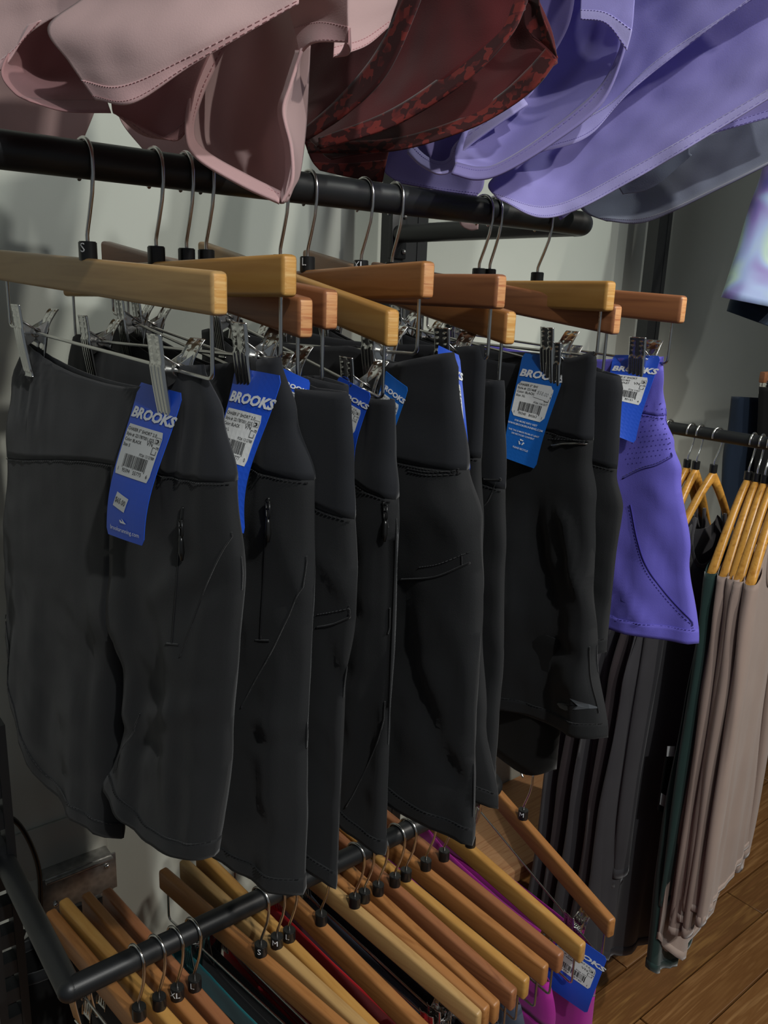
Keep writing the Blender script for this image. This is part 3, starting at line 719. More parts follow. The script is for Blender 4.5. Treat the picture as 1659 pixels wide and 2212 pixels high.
K['G8'] = Shorts(*HX['H10'], 'black shorts with grey curved logo at the hem and a size XL tag', [(1283, 756), (1289, 780), (1277, 990), (1286, 1080), (1282, 1250), (1290, 1400), (1312, 1595)], toppx=[(1230, 772), (1286, 756)], seed=10, b=((-.17, .004), (-.20, .007), (-.25, .016), (-.62, .026)), hempx=[(1313, 1600), (1190, 1592), (1080, 1572)], top=(-.154, .016), seam=-.250, fold=.010, creases=[(.008, .009, [(1205, 1090), (1222, 1130), (1232, 1230), (1275, 1340)]), (.008, .012, [(1110, 1100), (1115, 1250), (1125, 1370)]), (-.010, .016, [(1150, 1060), (1160, 1200), (1200, 1330)]), (-.006, .012, [(1130, 1390), (1200, 1400), (1260, 1425)]), (.006, .014, [(1150, 1420), (1160, 1500), (1170, 1570)])])
K['G10'] = Shorts(*HX['H11'], 'bright purple shorts with perforated hip panel, last on the thick rail', [(1432, 770), (1433, 830), (1438, 900), (1456, 960), (1472, 1020), (1490, 1200), (1508, 1395)], toppx=[(1400, 772), (1434, 770)], flare=.004, seed=11, mat='violet_fabric', waist='violet_fabric', stitch='violet_stitch', b=((-.17, .0035), (-.20, .006), (-.25, .018), (-.55, .038)), hempx=[(1508, 1395), (1420, 1398), (1330, 1382)], top=(-.165, .010), seam=-.222, gather=.0016, fold=.007, creases=[(.006, .006, [(1318, 1190), (1345, 1260), (1380, 1320), (1418, 1372)]), (.006, .006, [(1330, 1270), (1350, 1320), (1362, 1370)]), (-.004, .010, [(1390, 1120), (1420, 1200), (1440, 1260)]), (.004, .01, [(1410, 1040), (1440, 1110)])], group='none')
del K['G10'].root['group']
g = K['G1']
g.zipper((395, 1095), (372, 1392), (391, 1150)); g.line('bar_tack', [(360, 1390), (386, 1393)], .0008)
g.line('seam', [(300, 1540), (285, 1580), (258, 1620), (248, 1660)], .0007)
g.line('seam', [(500, 1150), (455, 1240), (425, 1320), (388, 1420)], .0006)
g = K['G2']
g.zipper((580, 1075), (563, 1380), (579, 1110)); g.line('bar_tack', [(552, 1383), (582, 1384)], .0008)
g.line('seam', [(683, 1210), (640, 1290), (590, 1400), (545, 1480), (518, 1530)], .0006)
g = K['G3']; g.line('pocket_hem_stitching', [(685, 1328), (720, 1322), (768, 1312)], .0006, 1); g.line('pocket_hem', [(685, 1355), (720, 1348), (764, 1330)], .0009); g.line('bar_tack', [(755, 1316), (757, 1334)], .0006)
g = K['G4']; g.zipper((826, 1085), (834, 1140), (829, 1115)); g.line('seam', [(853, 1320), (836, 1370)], .0007); g.line('seam', [(838, 1520), (812, 1610), (770, 1700), (745, 1745)], .0006)
g = K['G5']; g.line('waist_stitching', [(880, 1012), (930, 1020), (1006, 1016)], .0011, 1); g.line('waist_stitching', [(882, 1019), (930, 1027), (1006, 1023)], .0011, 1)
g.line('pocket_hem_stitching', [(905, 1226), (950, 1218), (1015, 1192)], .0006, 1); g.line('pocket_hem', [(865, 1252), (940, 1246), (1013, 1216)], .0009); g.line('bar_tack', [(996, 1198), (997, 1220)], .0006)
g = K['G7']; g.line('piping', [(1045, 1036), (1070, 1037), (1091, 1036)], .0011); g.line('seam', [(1071, 1043), (1055, 1080), (1043, 1095)], .0006)
g = K['G8']; g.line('waist_stitching', [(1185, 948), (1230, 950), (1277, 953)], .0010, 1); g.line('loop_thread', [(1190, 962), (1230, 958), (1277, 960)], .0009, 0, M['wire'], .002)
g.line('seam', [(1288, 1405), (1303, 1460), (1305, 1530), (1297, 1542)], .0007)
lg = [(-1.0, .28), (-.92, .38), (-.72, .36), (-.30, .16), (.10, .05), (-.05, .30), (-.35, .80), (.15, .48), (.50, .16), (1.0, -.12), (1.06, -.24), (.55, -.29), (-.10, -.32), (-.55, -.38), (-.85, -.12)]
vs = [g.at(1244+x*42, 1526-y*22, .0016) for x, y in lg]
meshobj('logo', vs, [tuple(range(len(vs)))], 'reflect', g.root, False)
bm = bmesh.new()
prof = []
for i in range(25):
    a = i/24; prof.append((i, a))
# inner liner hanging below the outer hem of the logo pair
def liner(g, u0, u1, zt, zb, b):
    vs = []; fs = []; nc = 40; nr = 14
    for i in range(nr+1):
        for j in range(nc):
            a = 2*math.pi*j/nc; cu = math.cos(a); su = math.sin(a)
            u = (u0+u1)/2+(u1-u0)/2*math.copysign(abs(cu)**.7, cu); zz = zt+(zb-zt)*i/nr
            zz += .03*(i/nr)*max(0, cu)**2
            vs.append(Vector((-b*math.copysign(abs(su)**.8, su)+.003*nz(u*25, zz*5, 0, 3), -u, zz)))
    for i in range(nr):
        for j in range(nc): fs.append((i*nc+j, i*nc+(j+1) % nc, (i+1)*nc+(j+1) % nc, (i+1)*nc+j))
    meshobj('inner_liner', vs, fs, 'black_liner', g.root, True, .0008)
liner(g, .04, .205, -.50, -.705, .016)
g = K['G10']
g.line('yoke_stitching', [(1345, 1030), (1385, 1010), (1420, 1000), (1461, 978)], .0008, 1); g.line('yoke_seam', [(1345, 1034), (1385, 1014), (1420, 1004), (1461, 982)], .0009)
g.line('side_seam', [(1362, 1090), (1378, 1170), (1400, 1230), (1445, 1290), (1508, 1355)], .0009); g.line('side_stitching', [(1358, 1092), (1374, 1170), (1395, 1234), (1440, 1296), (1506, 1362)], .0006, 1)
bm = bmesh.new()
for i in range(13):
    for j in range(12):
        px = 1352+i*9.2+(j % 2)*4.6; py = 882+j*11-(px-1352)*.12
        if py < 1016-(px-1340)*.36 and px < 1438+max(0, (py-900))*.28 and px > 1420-(py-820)*.42:
            p = g.at(px, py, .0007); q = g.at(px+1.2, py, .0007); r_ = g.at(px, py+1.2, .0007)
            n_ = (q-p).cross(r_-p).normalized(); bmesh.ops.create_circle(bm, cap_ends=True, segments=8, radius=.00085, matrix=Matrix.Translation(p) @ n_.to_track_quat('Z', 'Y').to_matrix().to_4x4())
bmobj('perforations', bm, 'violet_stitch', g.root)['kind'] = 'stuff'

# ---------------------------------------------------------------- hang tags: corners from pixels at the X distance of each clip
L1 = ['CHASER 5" SHORT 2.0', 'Style #: 221787001.025', 'Color: BLACK']
def corners(pts): return [P(a, b, 0, x) for a, b, x in pts]
hang_tag(corners([(302, 825, .2785), (396, 850, .2825), (311, 1180, .258), (231, 1152, .248)]), dict(lines=L1+['Size: S'], po='PO# 1212788', digits=('1', '95394', '55775', '6'), price='$65.00', site=True, seed=3), 'blue hang tag on the front shorts, fully visible, price sticker $65.00')
hang_tag(corners([(508, 795, .3405), (610, 812, .3445), (530, 1153, .322), (470, 1136, .300)]), dict(lines=L1+['Size: L'], po='PO# 1212788', digits=('1', '95394', '55777', '0'), price='$65.00', site=True, seed=5), 'blue hang tag on the second shorts, twisted and tucked behind the front pair', .010, twist=.0)
hang_tag(corners([(1130, 762, .7575), (1231, 774, .7605), (1157, 1013, .745), (1088, 988, .728)]), dict(lines=['CHASER 5" SHORT', 'Style #: 221468001.045', 'Color: BLACK', 'Size: XL'], po='PO# 1161517', digits=('1', '90340', '84363', '1'), recycle=True, seed=8, vn=True, lr=.08, faded='$58.00'), 'blue hang tag with rounded white label and recycling symbol, on the size XL shorts', .004, 'blue2')
hang_tag(corners([(1325, 767, .8835), (1428, 769, .8850), (1372, 958, .862), (1300, 930, .835)]), dict(lines=['CHASER 5" SHORT', 'Style #: 221463', 'Color: VIOLET', 'Size: S'], po='PO# 11427', digits=('1', '90340', '80151', '4'), seed=4), 'blue hang tag clipped to the purple shorts', .004)
hang_tag(corners([(732, 812, .444), (802, 850, .449), (765, 1003, .446), (700, 955, .438)]), dict(lines=L1+['Size: M'], po='PO# 1212788', digits=('1', '95394', '55776', '3'), seed=6), 'blue hang tag turned sideways behind the rolled waist end', .004)
hang_tag(corners([(832, 800, .466), (882, 838, .470), (842, 990, .468), (800, 955, .460)]), dict(lines=L1+['Size: L'], po='PO# 1212788', digits=('1', '95394', '55777', '0'), seed=7), 'dark blue hang tag edge between the rolled waist and the wide shorts', .004, 'blue2')
hang_tag(corners([(945, 745, .545), (993, 768, .560), (1017, 1020, .558), (960, 1000, .540)]), dict(lines=L1+['Size: XL'], po='PO# 1212788', digits=('1', '95394', '55778', '7'), seed=9), 'blue hang tag showing a narrow strip of label right of the wide shorts', .004)
hang_tag(corners([(610, 795, .352), (670, 822, .366), (660, 960, .362), (600, 945, .350)]), dict(lines=L1+['Size: M'], po='PO# 1212788', digits=('1', '95394', '55776', '3'), seed=10), 'sliver of blue hang tag in the open waist of the third shorts', .003)

# ---------------------------------------------------------------- lower rail: hangers and shorts seen from above
GL = 'wooden clip hangers on the lower rail'
LH = [ # X, yaw, tilt, wood, cap, label
 (.285, 9.5, -5, 'orange', '', 'wooden clip hanger on the lower rail, nearest the mitred corner'),
 (.310, 11.8, -8, 'yellow', '', 'yellow wooden clip hanger second from the corner of the lower rail'),
 (.333, 9.7, -6.2, 'orange', 'XL', 'brown wooden clip hanger with cap marked XL on the lower rail'),
 (.356, 8.1, -4, 'redwood', 'L', 'reddish wooden clip hanger, cap marked L, last before the teal shorts gap'),
 (.449, 10.9, -3, 'orange', 'S', 'wide orange wooden clip hanger with cap marked S on the lower rail'),
 (.473, 8.5, -3, 'blond', 'M', 'pale wooden clip hanger with cap marked M beside the one marked S'),
 (.492, 6.5, -5, 'yellow', 'L', 'yellow wooden clip hanger with cap marked L beside the one marked M'),
 (.543, 6.5, -7, 'orange', '', 'wooden clip hanger with bare hook between the red shorts folds'),
 (.600, 12.4, -10.5, 'blond', '', 'broad pale wooden clip hanger lying over its neighbour, right of the red shorts'),
 (.617, 10.4, -9.8, 'orange', '', 'wooden clip hanger partly covered by the broad pale one'),
 (.642, 8.7, -11, 'orange', '', 'orange wooden clip hanger first of the slate shorts run'),
 (.673, 8.9, -10.5, 'redwood', '', 'reddish brown wooden clip hanger second of the slate shorts run'),
 (.694, 9.5, -9.2, 'yellow', '', 'yellow wooden clip hanger third of the slate shorts run'),
 (.733, 9.2, -9.2, 'orange', '', 'orange wooden clip hanger left of the magenta shorts'),
 (.770, 6.6, -7.4, 'redwood', '', 'brown wooden clip hanger under the hem of the wide black shorts'),
 (.826, 5.5, -11, 'yellow', '', 'yellow wooden clip hanger lying across the magenta shorts'),
 (.948, -9.4, -9.2, 'orange', 'M', 'orange wooden clip hanger at the far end of the lower rail, swung outward')]
CAPTXT = {0: None}
for (X, yw, tl, wd, sz, lb) in LH:
    if X > .9: trouser_hanger((X, RY, LZ), yw, tl, wd, wd, lb, GL, sz or None, LR)
    else: trouser_hanger((X, RY, LZ), yw, tl, wd, wd, lb, GL, sz or None, LR)
def low(X, yw, tl, mat, label, seed, b=.012, res=.5, **k):
    return Shorts(X, yw, tl, label, [(-.17, .18), (-.25, .20), (-.6, .21)], Z=LZ, mat=mat, waist=mat, nearpx=False, seed=seed, top=(-.175, .012), seam=-.24, hem=(-.56, -.60, -.61),
                  b=((-.17, b*.7), (-.25, b), (-.6, b*1.3)), res=res, group='folded shorts on the lower rail', **k)
low(.378, 8.1, -4, 'teal', 'teal shorts with ribbed waistband between the hangers of the lower rail', 21, .012, gather=.001)
low(.425, 8, -3, 'teal', 'second teal shorts with dark inside, left of the wide orange hanger', 22, .018, gather=.001)
low(.325, 9.7, -6, 'black_fabric', 'black shorts below the brown hanger near the mitred corner', 23, .010)
low(.462, 9.0, -3, 'black_fabric', 'black shorts under the hangers with caps marked S and M', 32, .014)
low(.522, 6.5, -5, 'red', 'red shorts seen between the yellow hangers of the lower rail', 24, .014)
low(.568, 8, -7, 'red', 'bright red shorts right of the bare hook on the lower rail', 25, .018)
low(.594, 10, -9, 'maroon', 'dark maroon shorts behind the red pair on the lower rail', 26, .006)
low(.642, 8.7, -11, 'slate', 'slate grey shorts with rolled waist end, left of the slate run', 27, .016)
low(.682, 8.9, -10.5, 'slate', 'slate grey shorts with rolled waist end, middle of the slate run', 28, .016)
low(.726, 9.2, -9.2, 'slate', 'slate grey shorts, last of the slate run next to the magenta', 29, .018)
low(.798, 6.0, -8, 'magenta', 'magenta shorts with looped waist end beside the slate pairs', 30, .016)
low(.900, 3.0, -7, 'magenta', 'magenta shorts with a blue tag at the right end of the lower rail', 31, .034, fold=.012)
hang_tag(corners([(1215, 2000, .86), (1312, 2070, .875), (1268, 2190, .865), (1170, 2120, .845)]), dict(brandtext='BROOKS', lines=['CHASER 5" SHORT 2.0', 'Style #: 221787', 'Color: PINK', 'Size: S'], po='PO# 1212', digits=('1', '95394', '55740', '1'), seed=12), 'blue hang tag on the magenta shorts near the floor', .004)

# ---------------------------------------------------------------- cloth panels hung from the rail above the frame (real depth per point)
def patch_grid(rows, nu, nv, wr=.0, seed=0):
    R_ = [[D(*p) for p in r] for r in rows]
    out = []
    for j in range(nv+1):
        line = []
        t = j/nv
        colpts = [cinterp([R_[k][c] for k in range(len(R_))], t) if len(R_) > 2 else R_[0][c].lerp(R_[1][c], t) for c in range(len(R_[0]))]
        for i in range(nu+1):
            s = i/nu
            p = cinterp(colpts, s) if len(colpts) > 2 else colpts[0].lerp(colpts[1], s)
            d = p.normalized(); p = p + d*wr*(noise.noise(p*14+Vector((seed, 0, 0)))+.5*noise.noise(p*35+Vector((0, seed, 0))))
            line.append(p)
        out.append(line)
    return out
def panel(root, name, rows, mat, hem=None, hemmat=None, stitchmat=None, wr=.006, seed=0, nu=44, nv=40, thick=.0011, hemrows=(.88, 1.0), stitches=True):
    org = root.location
    if rows[0][0][1] < -50: rows = [[(a, b-420, d*1.03) for a, b, d in rows[0]]]+rows; nv = int(nv*1.4)
    g = patch_grid(rows, nu, nv, wr, seed)
    vs = [p-org for r in g for p in r]; w_ = nu+1
    fs = [(j*w_+i, j*w_+i+1, (j+1)*w_+i+1, (j+1)*w_+i) for j in range(nv) for i in range(nu)]
    o = meshobj(name, vs, fs, mat, root, True, thick, 0)
    if hem == 'bottom':
        if rows[0][0][1] < -300: n0 = len(rows)-1; hemrows = (1-(1-hemrows[0])*(n0-1)/n0, 1)
        j0 = int(nv*hemrows[0]); v2 = []
        for j in range(j0, nv+1):
            for i in range(nu+1):
                p = g[j][i]; v2.append(p-p.normalized()*.0013-org)
        n = nv-j0
        f2 = [(j*w_+i, j*w_+i+1, (j+1)*w_+i+1, (j+1)*w_+i) for j in range(n) for i in range(nu)]
        meshobj('hem', v2, f2, hemmat or mat, o, True, .0012, 0)
        if stitches:
            bm = bmesh.new()
            for jj in ((j0+.35), (nv-1.2)):
                k = int(jj); fr = jj-k
                line = [g[k][i].lerp(g[min(nv, k+1)][i], fr) for i in range(nu+1)]
                L = sum((a-b).length for a, b in zip(line, line[1:])); m_ = int(L/.0038)
                for q in range(m_):
                    a = cinterp(line, (q+.1)/m_); b = cinterp(line, (q+.65)/m_)
                    a = a-a.normalized()*.0022-org; b = b-b.normalized()*.0022-org
                    if (a-b).length > .0004: add_tube(bm, [a, b], .00045, 3)
                if hemrows[0] > .93: break
            s_ = bmobj('stitching', bm, stitchmat or 'stitch', o); s_['kind'] = 'stuff'
    return o
GP = 'garments hanging from the rail above'
# pink shorts, front pair
pk = empty('running_shorts', D(350, 0, .60), 'pale pink shorts at the top left, front leg panel with wide double stitched hem', 'shorts', 'pink shorts hanging at the top left')
panel(pk, 'leg_panel', [[(195, -90, .60), (360, -90, .57), (520, -90, .56), (730, -110, .56)], [(190, -15, .61), (320, -5, .575), (450, -25, .56), (690, -55, .56)],
   [(104, 58, .60), (225, 70, .57), (400, 50, .555), (660, -25, .555)], [(150, 135, .59), (245, 150, .57), (400, 105, .555), (648, -8, .555)], [(206, 216, .585), (290, 222, .57), (425, 135, .56), (645, 8, .555)]], 'pink', 'bottom', 'pink_hem', 'pink_stitch', seed=1)
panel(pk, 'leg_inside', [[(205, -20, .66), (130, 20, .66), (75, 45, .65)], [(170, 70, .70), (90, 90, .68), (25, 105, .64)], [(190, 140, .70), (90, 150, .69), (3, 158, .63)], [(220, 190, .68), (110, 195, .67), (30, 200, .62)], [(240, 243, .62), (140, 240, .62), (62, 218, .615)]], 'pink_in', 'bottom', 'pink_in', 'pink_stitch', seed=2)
panel(pk, 'side_panel', [[(-120, -90, .66), (60, -90, .64), (235, -90, .62)], [(-120, 20, .66), (30, -10, .64), (198, -20, .62)], [(-120, 120, .65), (-10, 60, .645), (190, 5, .62)], [(-120, 190, .65), (2, 150, .64), (60, 55, .635)]], 'pink', 'bottom', 'pink_hem', 'pink_stitch', seed=3, hemrows=(.93, 1))
pk2 = empty('running_shorts', D(520, 200, .70), 'pink shorts with a wide open leg drooping over the thick rail', 'shorts', 'pink shorts hanging at the top left')
panel(pk2, 'leg_inside', [[(470, 60, .70), (520, 20, .76), (590, -20, .76), (660, -30, .68)], [(415, 190, .68), (480, 170, .77), (570, 150, .77), (640, 150, .67)], [(403, 290, .67), (470, 290, .78), (550, 290, .77), (618, 260, .66)],
   [(428, 340, .66), (490, 355, .75), (560, 350, .745), (632, 340, .655)], [(520, 397, .655), (550, 400, .70), (590, 400, .70), (632, 392, .65)], [(600, 437, .65), (608, 439, .655), (616, 436, .655), (626, 420, .648)]], 'pink', seed=4)
def band(root, name, outer, inner, mat, stitchmat=None, seed=0, st=True):
    n = len(outer)
    o = panel(root, name, [[i_ for i_ in inner], [tuple((a+b)/2 for a, b in zip(i_, o_)) for i_, o_ in zip(inner, outer)], [o_ for o_ in outer]], mat, None, wr=.001, seed=seed, nu=60, nv=6, thick=.0024)
    if st:
        for f_ in (.22,):
            line = [D(*tuple(a+(b-a)*f_ for a, b in zip(i_, o_))) for i_, o_ in zip(inner, outer)]
            bm = bmesh.new(); org = root.location; sm = [cinterp(line, k/60) for k in range(61)]
            L = sum((a-b).length for a, b in zip(sm, sm[1:])); m_ = int(L/.0038)
            for q in range(m_):
                a = cinterp(sm, (q+.1)/m_); b = cinterp(sm, (q+.65)/m_)
                a = a-a.normalized()*.0022-org; b = b-b.normalized()*.0022-org
                if (a-b).length > .0004: add_tube(bm, [a, b], .00045, 3)
            bmobj('stitching', bm, stitchmat, o)['kind'] = 'stuff'
    return o
band(pk2, 'hem', [(470, 60, .695), (415, 190, .675), (402, 290, .665), (426, 342, .655), (520, 400, .650), (603, 439, .645)], [(500, 80, .70), (440, 200, .685), (418, 285, .68), (448, 330, .67), (535, 380, .665), (606, 415, .655)], 'pink_hem', 'pink_stitch', 5)
band(pk2, 'hem', [(652, 110, .64), (628, 185, .64), (613, 242, .64), (630, 320, .64), (632, 390, .64), (610, 439, .643)], [(640, 110, .655), (616, 185, .655), (602, 242, .66), (616, 320, .66), (618, 380, .66), (606, 425, .652)], 'pink_hem', 'pink_stitch', 6, False)
panel(pk2, 'outer_face', [[(650, 105, .64), (660, 100, .66), (670, 98, .68)], [(626, 190, .64), (648, 190, .66), (666, 185, .68)], [(614, 245, .64), (640, 280, .66), (660, 285, .68)], [(632, 330, .64), (642, 360, .66), (648, 375, .67)], [(612, 438, .643), (622, 434, .65), (634, 405, .66)]], 'pink', seed=7, wr=.001, nu=12)
panel(pk2, 'leg_panel', [[(560, -90, .64), (660, -90, .62), (756, -90, .60)], [(610, -20, .65), (690, -10, .62), (753, -10, .60)], [(632, 50, .66), (690, 40, .63), (753, 50, .60)], [(648, 118, .65), (680, 92, .625), (753, 92, .605)]], 'pink', 'bottom', 'pink_hem', 'pink_stitch', seed=8, hemrows=(.72, 1))
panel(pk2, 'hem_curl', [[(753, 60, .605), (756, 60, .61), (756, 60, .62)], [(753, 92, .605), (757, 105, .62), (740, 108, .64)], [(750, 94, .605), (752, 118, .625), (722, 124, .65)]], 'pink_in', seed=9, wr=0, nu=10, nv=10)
pk3 = empty('running_shorts', D(780, 0, .68), 'pale pink shorts curling in front of the dark red print shorts', 'shorts', 'pink shorts hanging at the top left')
panel(pk3, 'leg_panel', [[(700, -90, .66), (790, -90, .68), (862, -90, .70)], [(715, 0, .66), (790, 0, .68), (860, -10, .70)], [(722, 70, .66), (780, 60, .68), (850, 25, .70)], [(720, 124, .655), (790, 100, .68), (838, 60, .70)]], 'pink', 'bottom', 'pink_hem', 'pink_stitch', seed=10)
pk4 = empty('running_shorts', D(330, 200, .75), 'dusky pink leg opening between the two pale pink shorts', 'shorts', 'pink shorts hanging at the top left')
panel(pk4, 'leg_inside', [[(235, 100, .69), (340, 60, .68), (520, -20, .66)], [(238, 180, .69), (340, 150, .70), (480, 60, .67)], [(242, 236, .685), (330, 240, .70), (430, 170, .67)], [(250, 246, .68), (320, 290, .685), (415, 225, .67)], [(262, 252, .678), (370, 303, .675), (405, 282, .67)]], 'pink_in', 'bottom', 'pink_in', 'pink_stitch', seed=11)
pk5 = empty('running_shorts', D(100, 240, .84), 'light pink panel behind the rail at the left edge', 'shorts', 'pink shorts hanging at the top left')
panel(pk5, 'leg_panel', [[(-120, 40, .84), (60, 60, .85), (235, 60, .86)], [(-120, 180, .84), (60, 180, .85), (225, 180, .87)], [(-120, 300, .84), (60, 325, .86), (165, 340, .87), ][:3]], 'pink', seed=12)
panel(pk5, 'side_panel', [[(245, 200, .86), (300, 190, .87), (420, 180, .88)], [(262, 262, .86), (320, 290, .88), (420, 300, .89)], [(308, 322, .87), (360, 335, .88), (440, 345, .89)]], 'pink', seed=13)

# dark red printed shorts
rd = empty('running_shorts', D(850, 100, .80), 'dark red camouflage print shorts above the middle of the thick rail', 'shorts', GP)
panel(rd, 'leg_inside', [[(620, -120, .82), (740, -120, .80), (860, -120, .76), (960, -120, .73)], [(630, 60, .86), (720, 20, .82), (840, -40, .77), (945, -80, .73)], [(640, 200, .86), (700, 150, .83), (800, 60, .78), (925, -50, .73)], [(655, 305, .82), (740, 240, .80), (830, 140, .765), (905, -20, .73)]], 'redin', seed=14)
band(rd, 'hem', [(660, 305, .815), (750, 245, .79), (835, 160, .76), (900, 20, .73), (925, -60, .72)], [(650, 285, .82), (728, 215, .80), (808, 120, .77), (868, 0, .74), (890, -70, .73)], 'redcam', 'stitch', 14, False)
panel(rd, 'leg_inside', [[(650, 250, .90), (800, 60, .88), (950, -120, .82), (1110, -120, .78)], [(660, 290, .89), (820, 150, .88), (970, 0, .82), (1130, -40, .78)], [(685, 318, .86), (850, 250, .85), (1000, 140, .81), (1135, 20, .78)]], 'redin', seed=15)
band(rd, 'hem', [(690, 322, .855), (850, 272, .84), (1000, 180, .805), (1100, 80, .785), (1140, 0, .78)], [(688, 300, .86), (840, 240, .85), (975, 150, .82), (1068, 60, .80), (1105, -10, .79)], 'redcam', 'stitch', 16, False)
panel(rd, 'leg_panel', [[(680, 300, .93), (850, 200, .92), (1030, 60, .88), (1150, -30, .84)], [(690, 320, .92), (870, 250, .91), (1060, 130, .875), (1190, 60, .83)], [(700, 335, .90), (890, 290, .89), (1080, 200, .86), (1204, 128, .825)], [(715, 345, .89), (890, 312, .88), (1085, 236, .855), (1200, 138, .823)]], 'redin', seed=17)
panel(rd, 'outer_face', [[(1125, -60, .835), (1150, -50, .83), (1165, -40, .82)], [(1130, 0, .835), (1150, 10, .83), (1168, 20, .82)], [(1132, 50, .835), (1165, 75, .83), (1190, 80, .82)], [(1150, 80, .833), (1180, 100, .83), (1205, 126, .82)]], 'redside', seed=18, wr=.001, nu=14)
band(rd, 'hem', [(665, 330, .90), (850, 325, .88), (1000, 283, .865), (1090, 238, .85), (1160, 185, .83), (1203, 130, .822)], [(665, 308, .91), (850, 300, .89), (1000, 255, .875), (1080, 205, .86), (1140, 150, .84), (1180, 105, .83)], 'redcam', 'stitch', 19, False)
panel(rd, 'lower_fold', [[(655, 300, .96), (740, 300, .96), (850, 300, .95)], [(672, 345, .96), (750, 345, .96), (838, 335, .95)], [(690, 368, .96), (760, 384, .96), (826, 394, .95)]], 'redin', 'bottom', 'redcam', 'stitch', seed=20, hemrows=(.6, 1), stitches=False)

# lavender shorts
lv = empty('running_shorts', D(950, 360, 1.0), 'shadowed lavender shorts low behind the dark red print pair', 'shorts', 'lavender shorts hanging at the top right')
panel(lv, 'leg_panel', [[(830, 300, 1.02), (930, 250, 1.03), (1060, 250, 1.04)], [(835, 340, 1.02), (930, 340, 1.03), (1050, 330, 1.04)], [(828, 368, 1.02), (930, 390, 1.03), (1045, 400, 1.04)], [(860, 395, 1.02), (950, 412, 1.03), (1030, 424, 1.04)]], 'lav_dark', 'bottom', 'lav_dark', 'lav_stitch', seed=21)  # darker lavender on panel and hem puts the shadow into the colour
panel(lv, 'hem_tip', [[(985, 440, 1.12), (1010, 440, 1.12), (1035, 440, 1.12)], [(992, 480, 1.12), (1012, 480, 1.12), (1034, 478, 1.12)], [(1002, 492, 1.12), (1018, 498, 1.12), (1033, 495, 1.12)]], 'pink', seed=22, nu=8, nv=8)
lv2 = empty('running_shorts', D(1000, 250, .92), 'lavender leg opening with rounded hem, left of the wide purple one', 'shorts', 'lavender shorts hanging at the top right')
panel(lv2, 'leg_inside', [[(880, 200, .95), (1020, 60, .96), (1130, -100, .92), (1250, -100, .90)], [(880, 280, .96), (1000, 180, .99), (1110, 100, .96), (1230, 50, .92)], [(880, 325, .95), (960, 290, .99), (1060, 230, .97), (1160, 170, .93)], [(900, 350, .94), (960, 360, .96), (1010, 310, .95), (1140, 210, .92)], [(930, 368, .935), (955, 376, .94), (985, 360, .935), (1000, 330, .93)]], 'lav_dark', seed=23)
band(lv2, 'hem', [(880, 330, .93), (910, 358, .93), (950, 376, .925), (985, 362, .925), (1010, 318, .92), (1140, 225, .91)], [(890, 310, .94), (920, 338, .94), (948, 350, .94), (970, 342, .94), (995, 300, .93), (1125, 205, .92)], 'lav_hem', 'lav_stitch', 24)
lv3 = empty('running_shorts', D(1200, 150, .90), 'lavender shorts with a tall folded cuff and dark shaded hem band', 'shorts', 'lavender shorts hanging at the top right')
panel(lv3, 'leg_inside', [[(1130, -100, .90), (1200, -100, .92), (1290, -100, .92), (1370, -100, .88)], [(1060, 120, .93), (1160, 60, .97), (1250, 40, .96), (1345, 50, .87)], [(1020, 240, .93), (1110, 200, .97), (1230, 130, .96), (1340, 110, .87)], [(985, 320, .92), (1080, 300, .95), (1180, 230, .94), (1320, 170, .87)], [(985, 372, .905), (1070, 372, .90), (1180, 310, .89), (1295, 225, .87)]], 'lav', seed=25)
band(lv3, 'hem', [(975, 375, .895), (1030, 388, .89), (1090, 372, .885), (1190, 312, .875), (1296, 228, .865), (1345, 120, .855), (1350, 60, .85)], [(985, 352, .905), (1035, 362, .90), (1080, 352, .895), (1175, 292, .885), (1290, 195, .875), (1338, 110, .865), (1342, 60, .86)], 'lav_dark', 'lav_stitch', 26)  # shade on this hem band is painted with the darker lavender
panel(lv3, 'cuff', [[(1262, -100, .86), (1320, -100, .85), (1380, -100, .84)], [(1256, -30, .86), (1320, -20, .85), (1372, -10, .84)], [(1254, 18, .86), (1310, 25, .85), (1366, 60, .84)], [(1254, 42, .86), (1310, 52, .85), (1354, 110, .845)]], 'lav', 'bottom', 'lav_hem', 'lav_stitch', seed=27, hemrows=(.70, 1))
lv4 = empty('running_shorts', D(1400, 200, .90), 'large bright lavender shorts hanging over the end of the thick rail', 'shorts', 'lavender shorts hanging at the top right')
panel(lv4, 'leg_panel', [[(1370, -100, .92), (1460, -100, .88), (1560, -100, .85), (1760, -100, .80)], [(1345, 60, .93), (1430, 10, .90), (1530, -30, .86), (1760, -70, .80)], [(1300, 200, .94), (1380, 130, .91), (1500, 40, .87), (1700, -40, .81)], [(1165, 330, .93), (1270, 295, .92), (1370, 190, .90), (1620, -5, .83)]], 'lav', 'bottom', 'lav_hem', 'lav_stitch', seed=28)
panel(lv4, 'lower_leg', [[(1170, 322, .97), (1290, 270, .96), (1420, 130, .93), (1740, -80, .84)], [(1100, 360, .97), (1250, 330, .96), (1420, 230, .92), (1740, 40, .83)], [(1055, 398, .95), (1200, 410, .94), (1380, 320, .90), (1740, 120, .82)], [(1075, 430, .94), (1190, 470, .925), (1375, 385, .89), (1740, 165, .81)]], 'lav', 'bottom', 'lav_hem', 'lav_stitch', seed=29, hemrows=(.86, 1), wr=.010)
lv5 = empty('running_shorts', D(1500, 300, 1.0), 'deeper purple shorts layer under the large lavender pair', 'shorts', 'lavender shorts hanging at the top right')
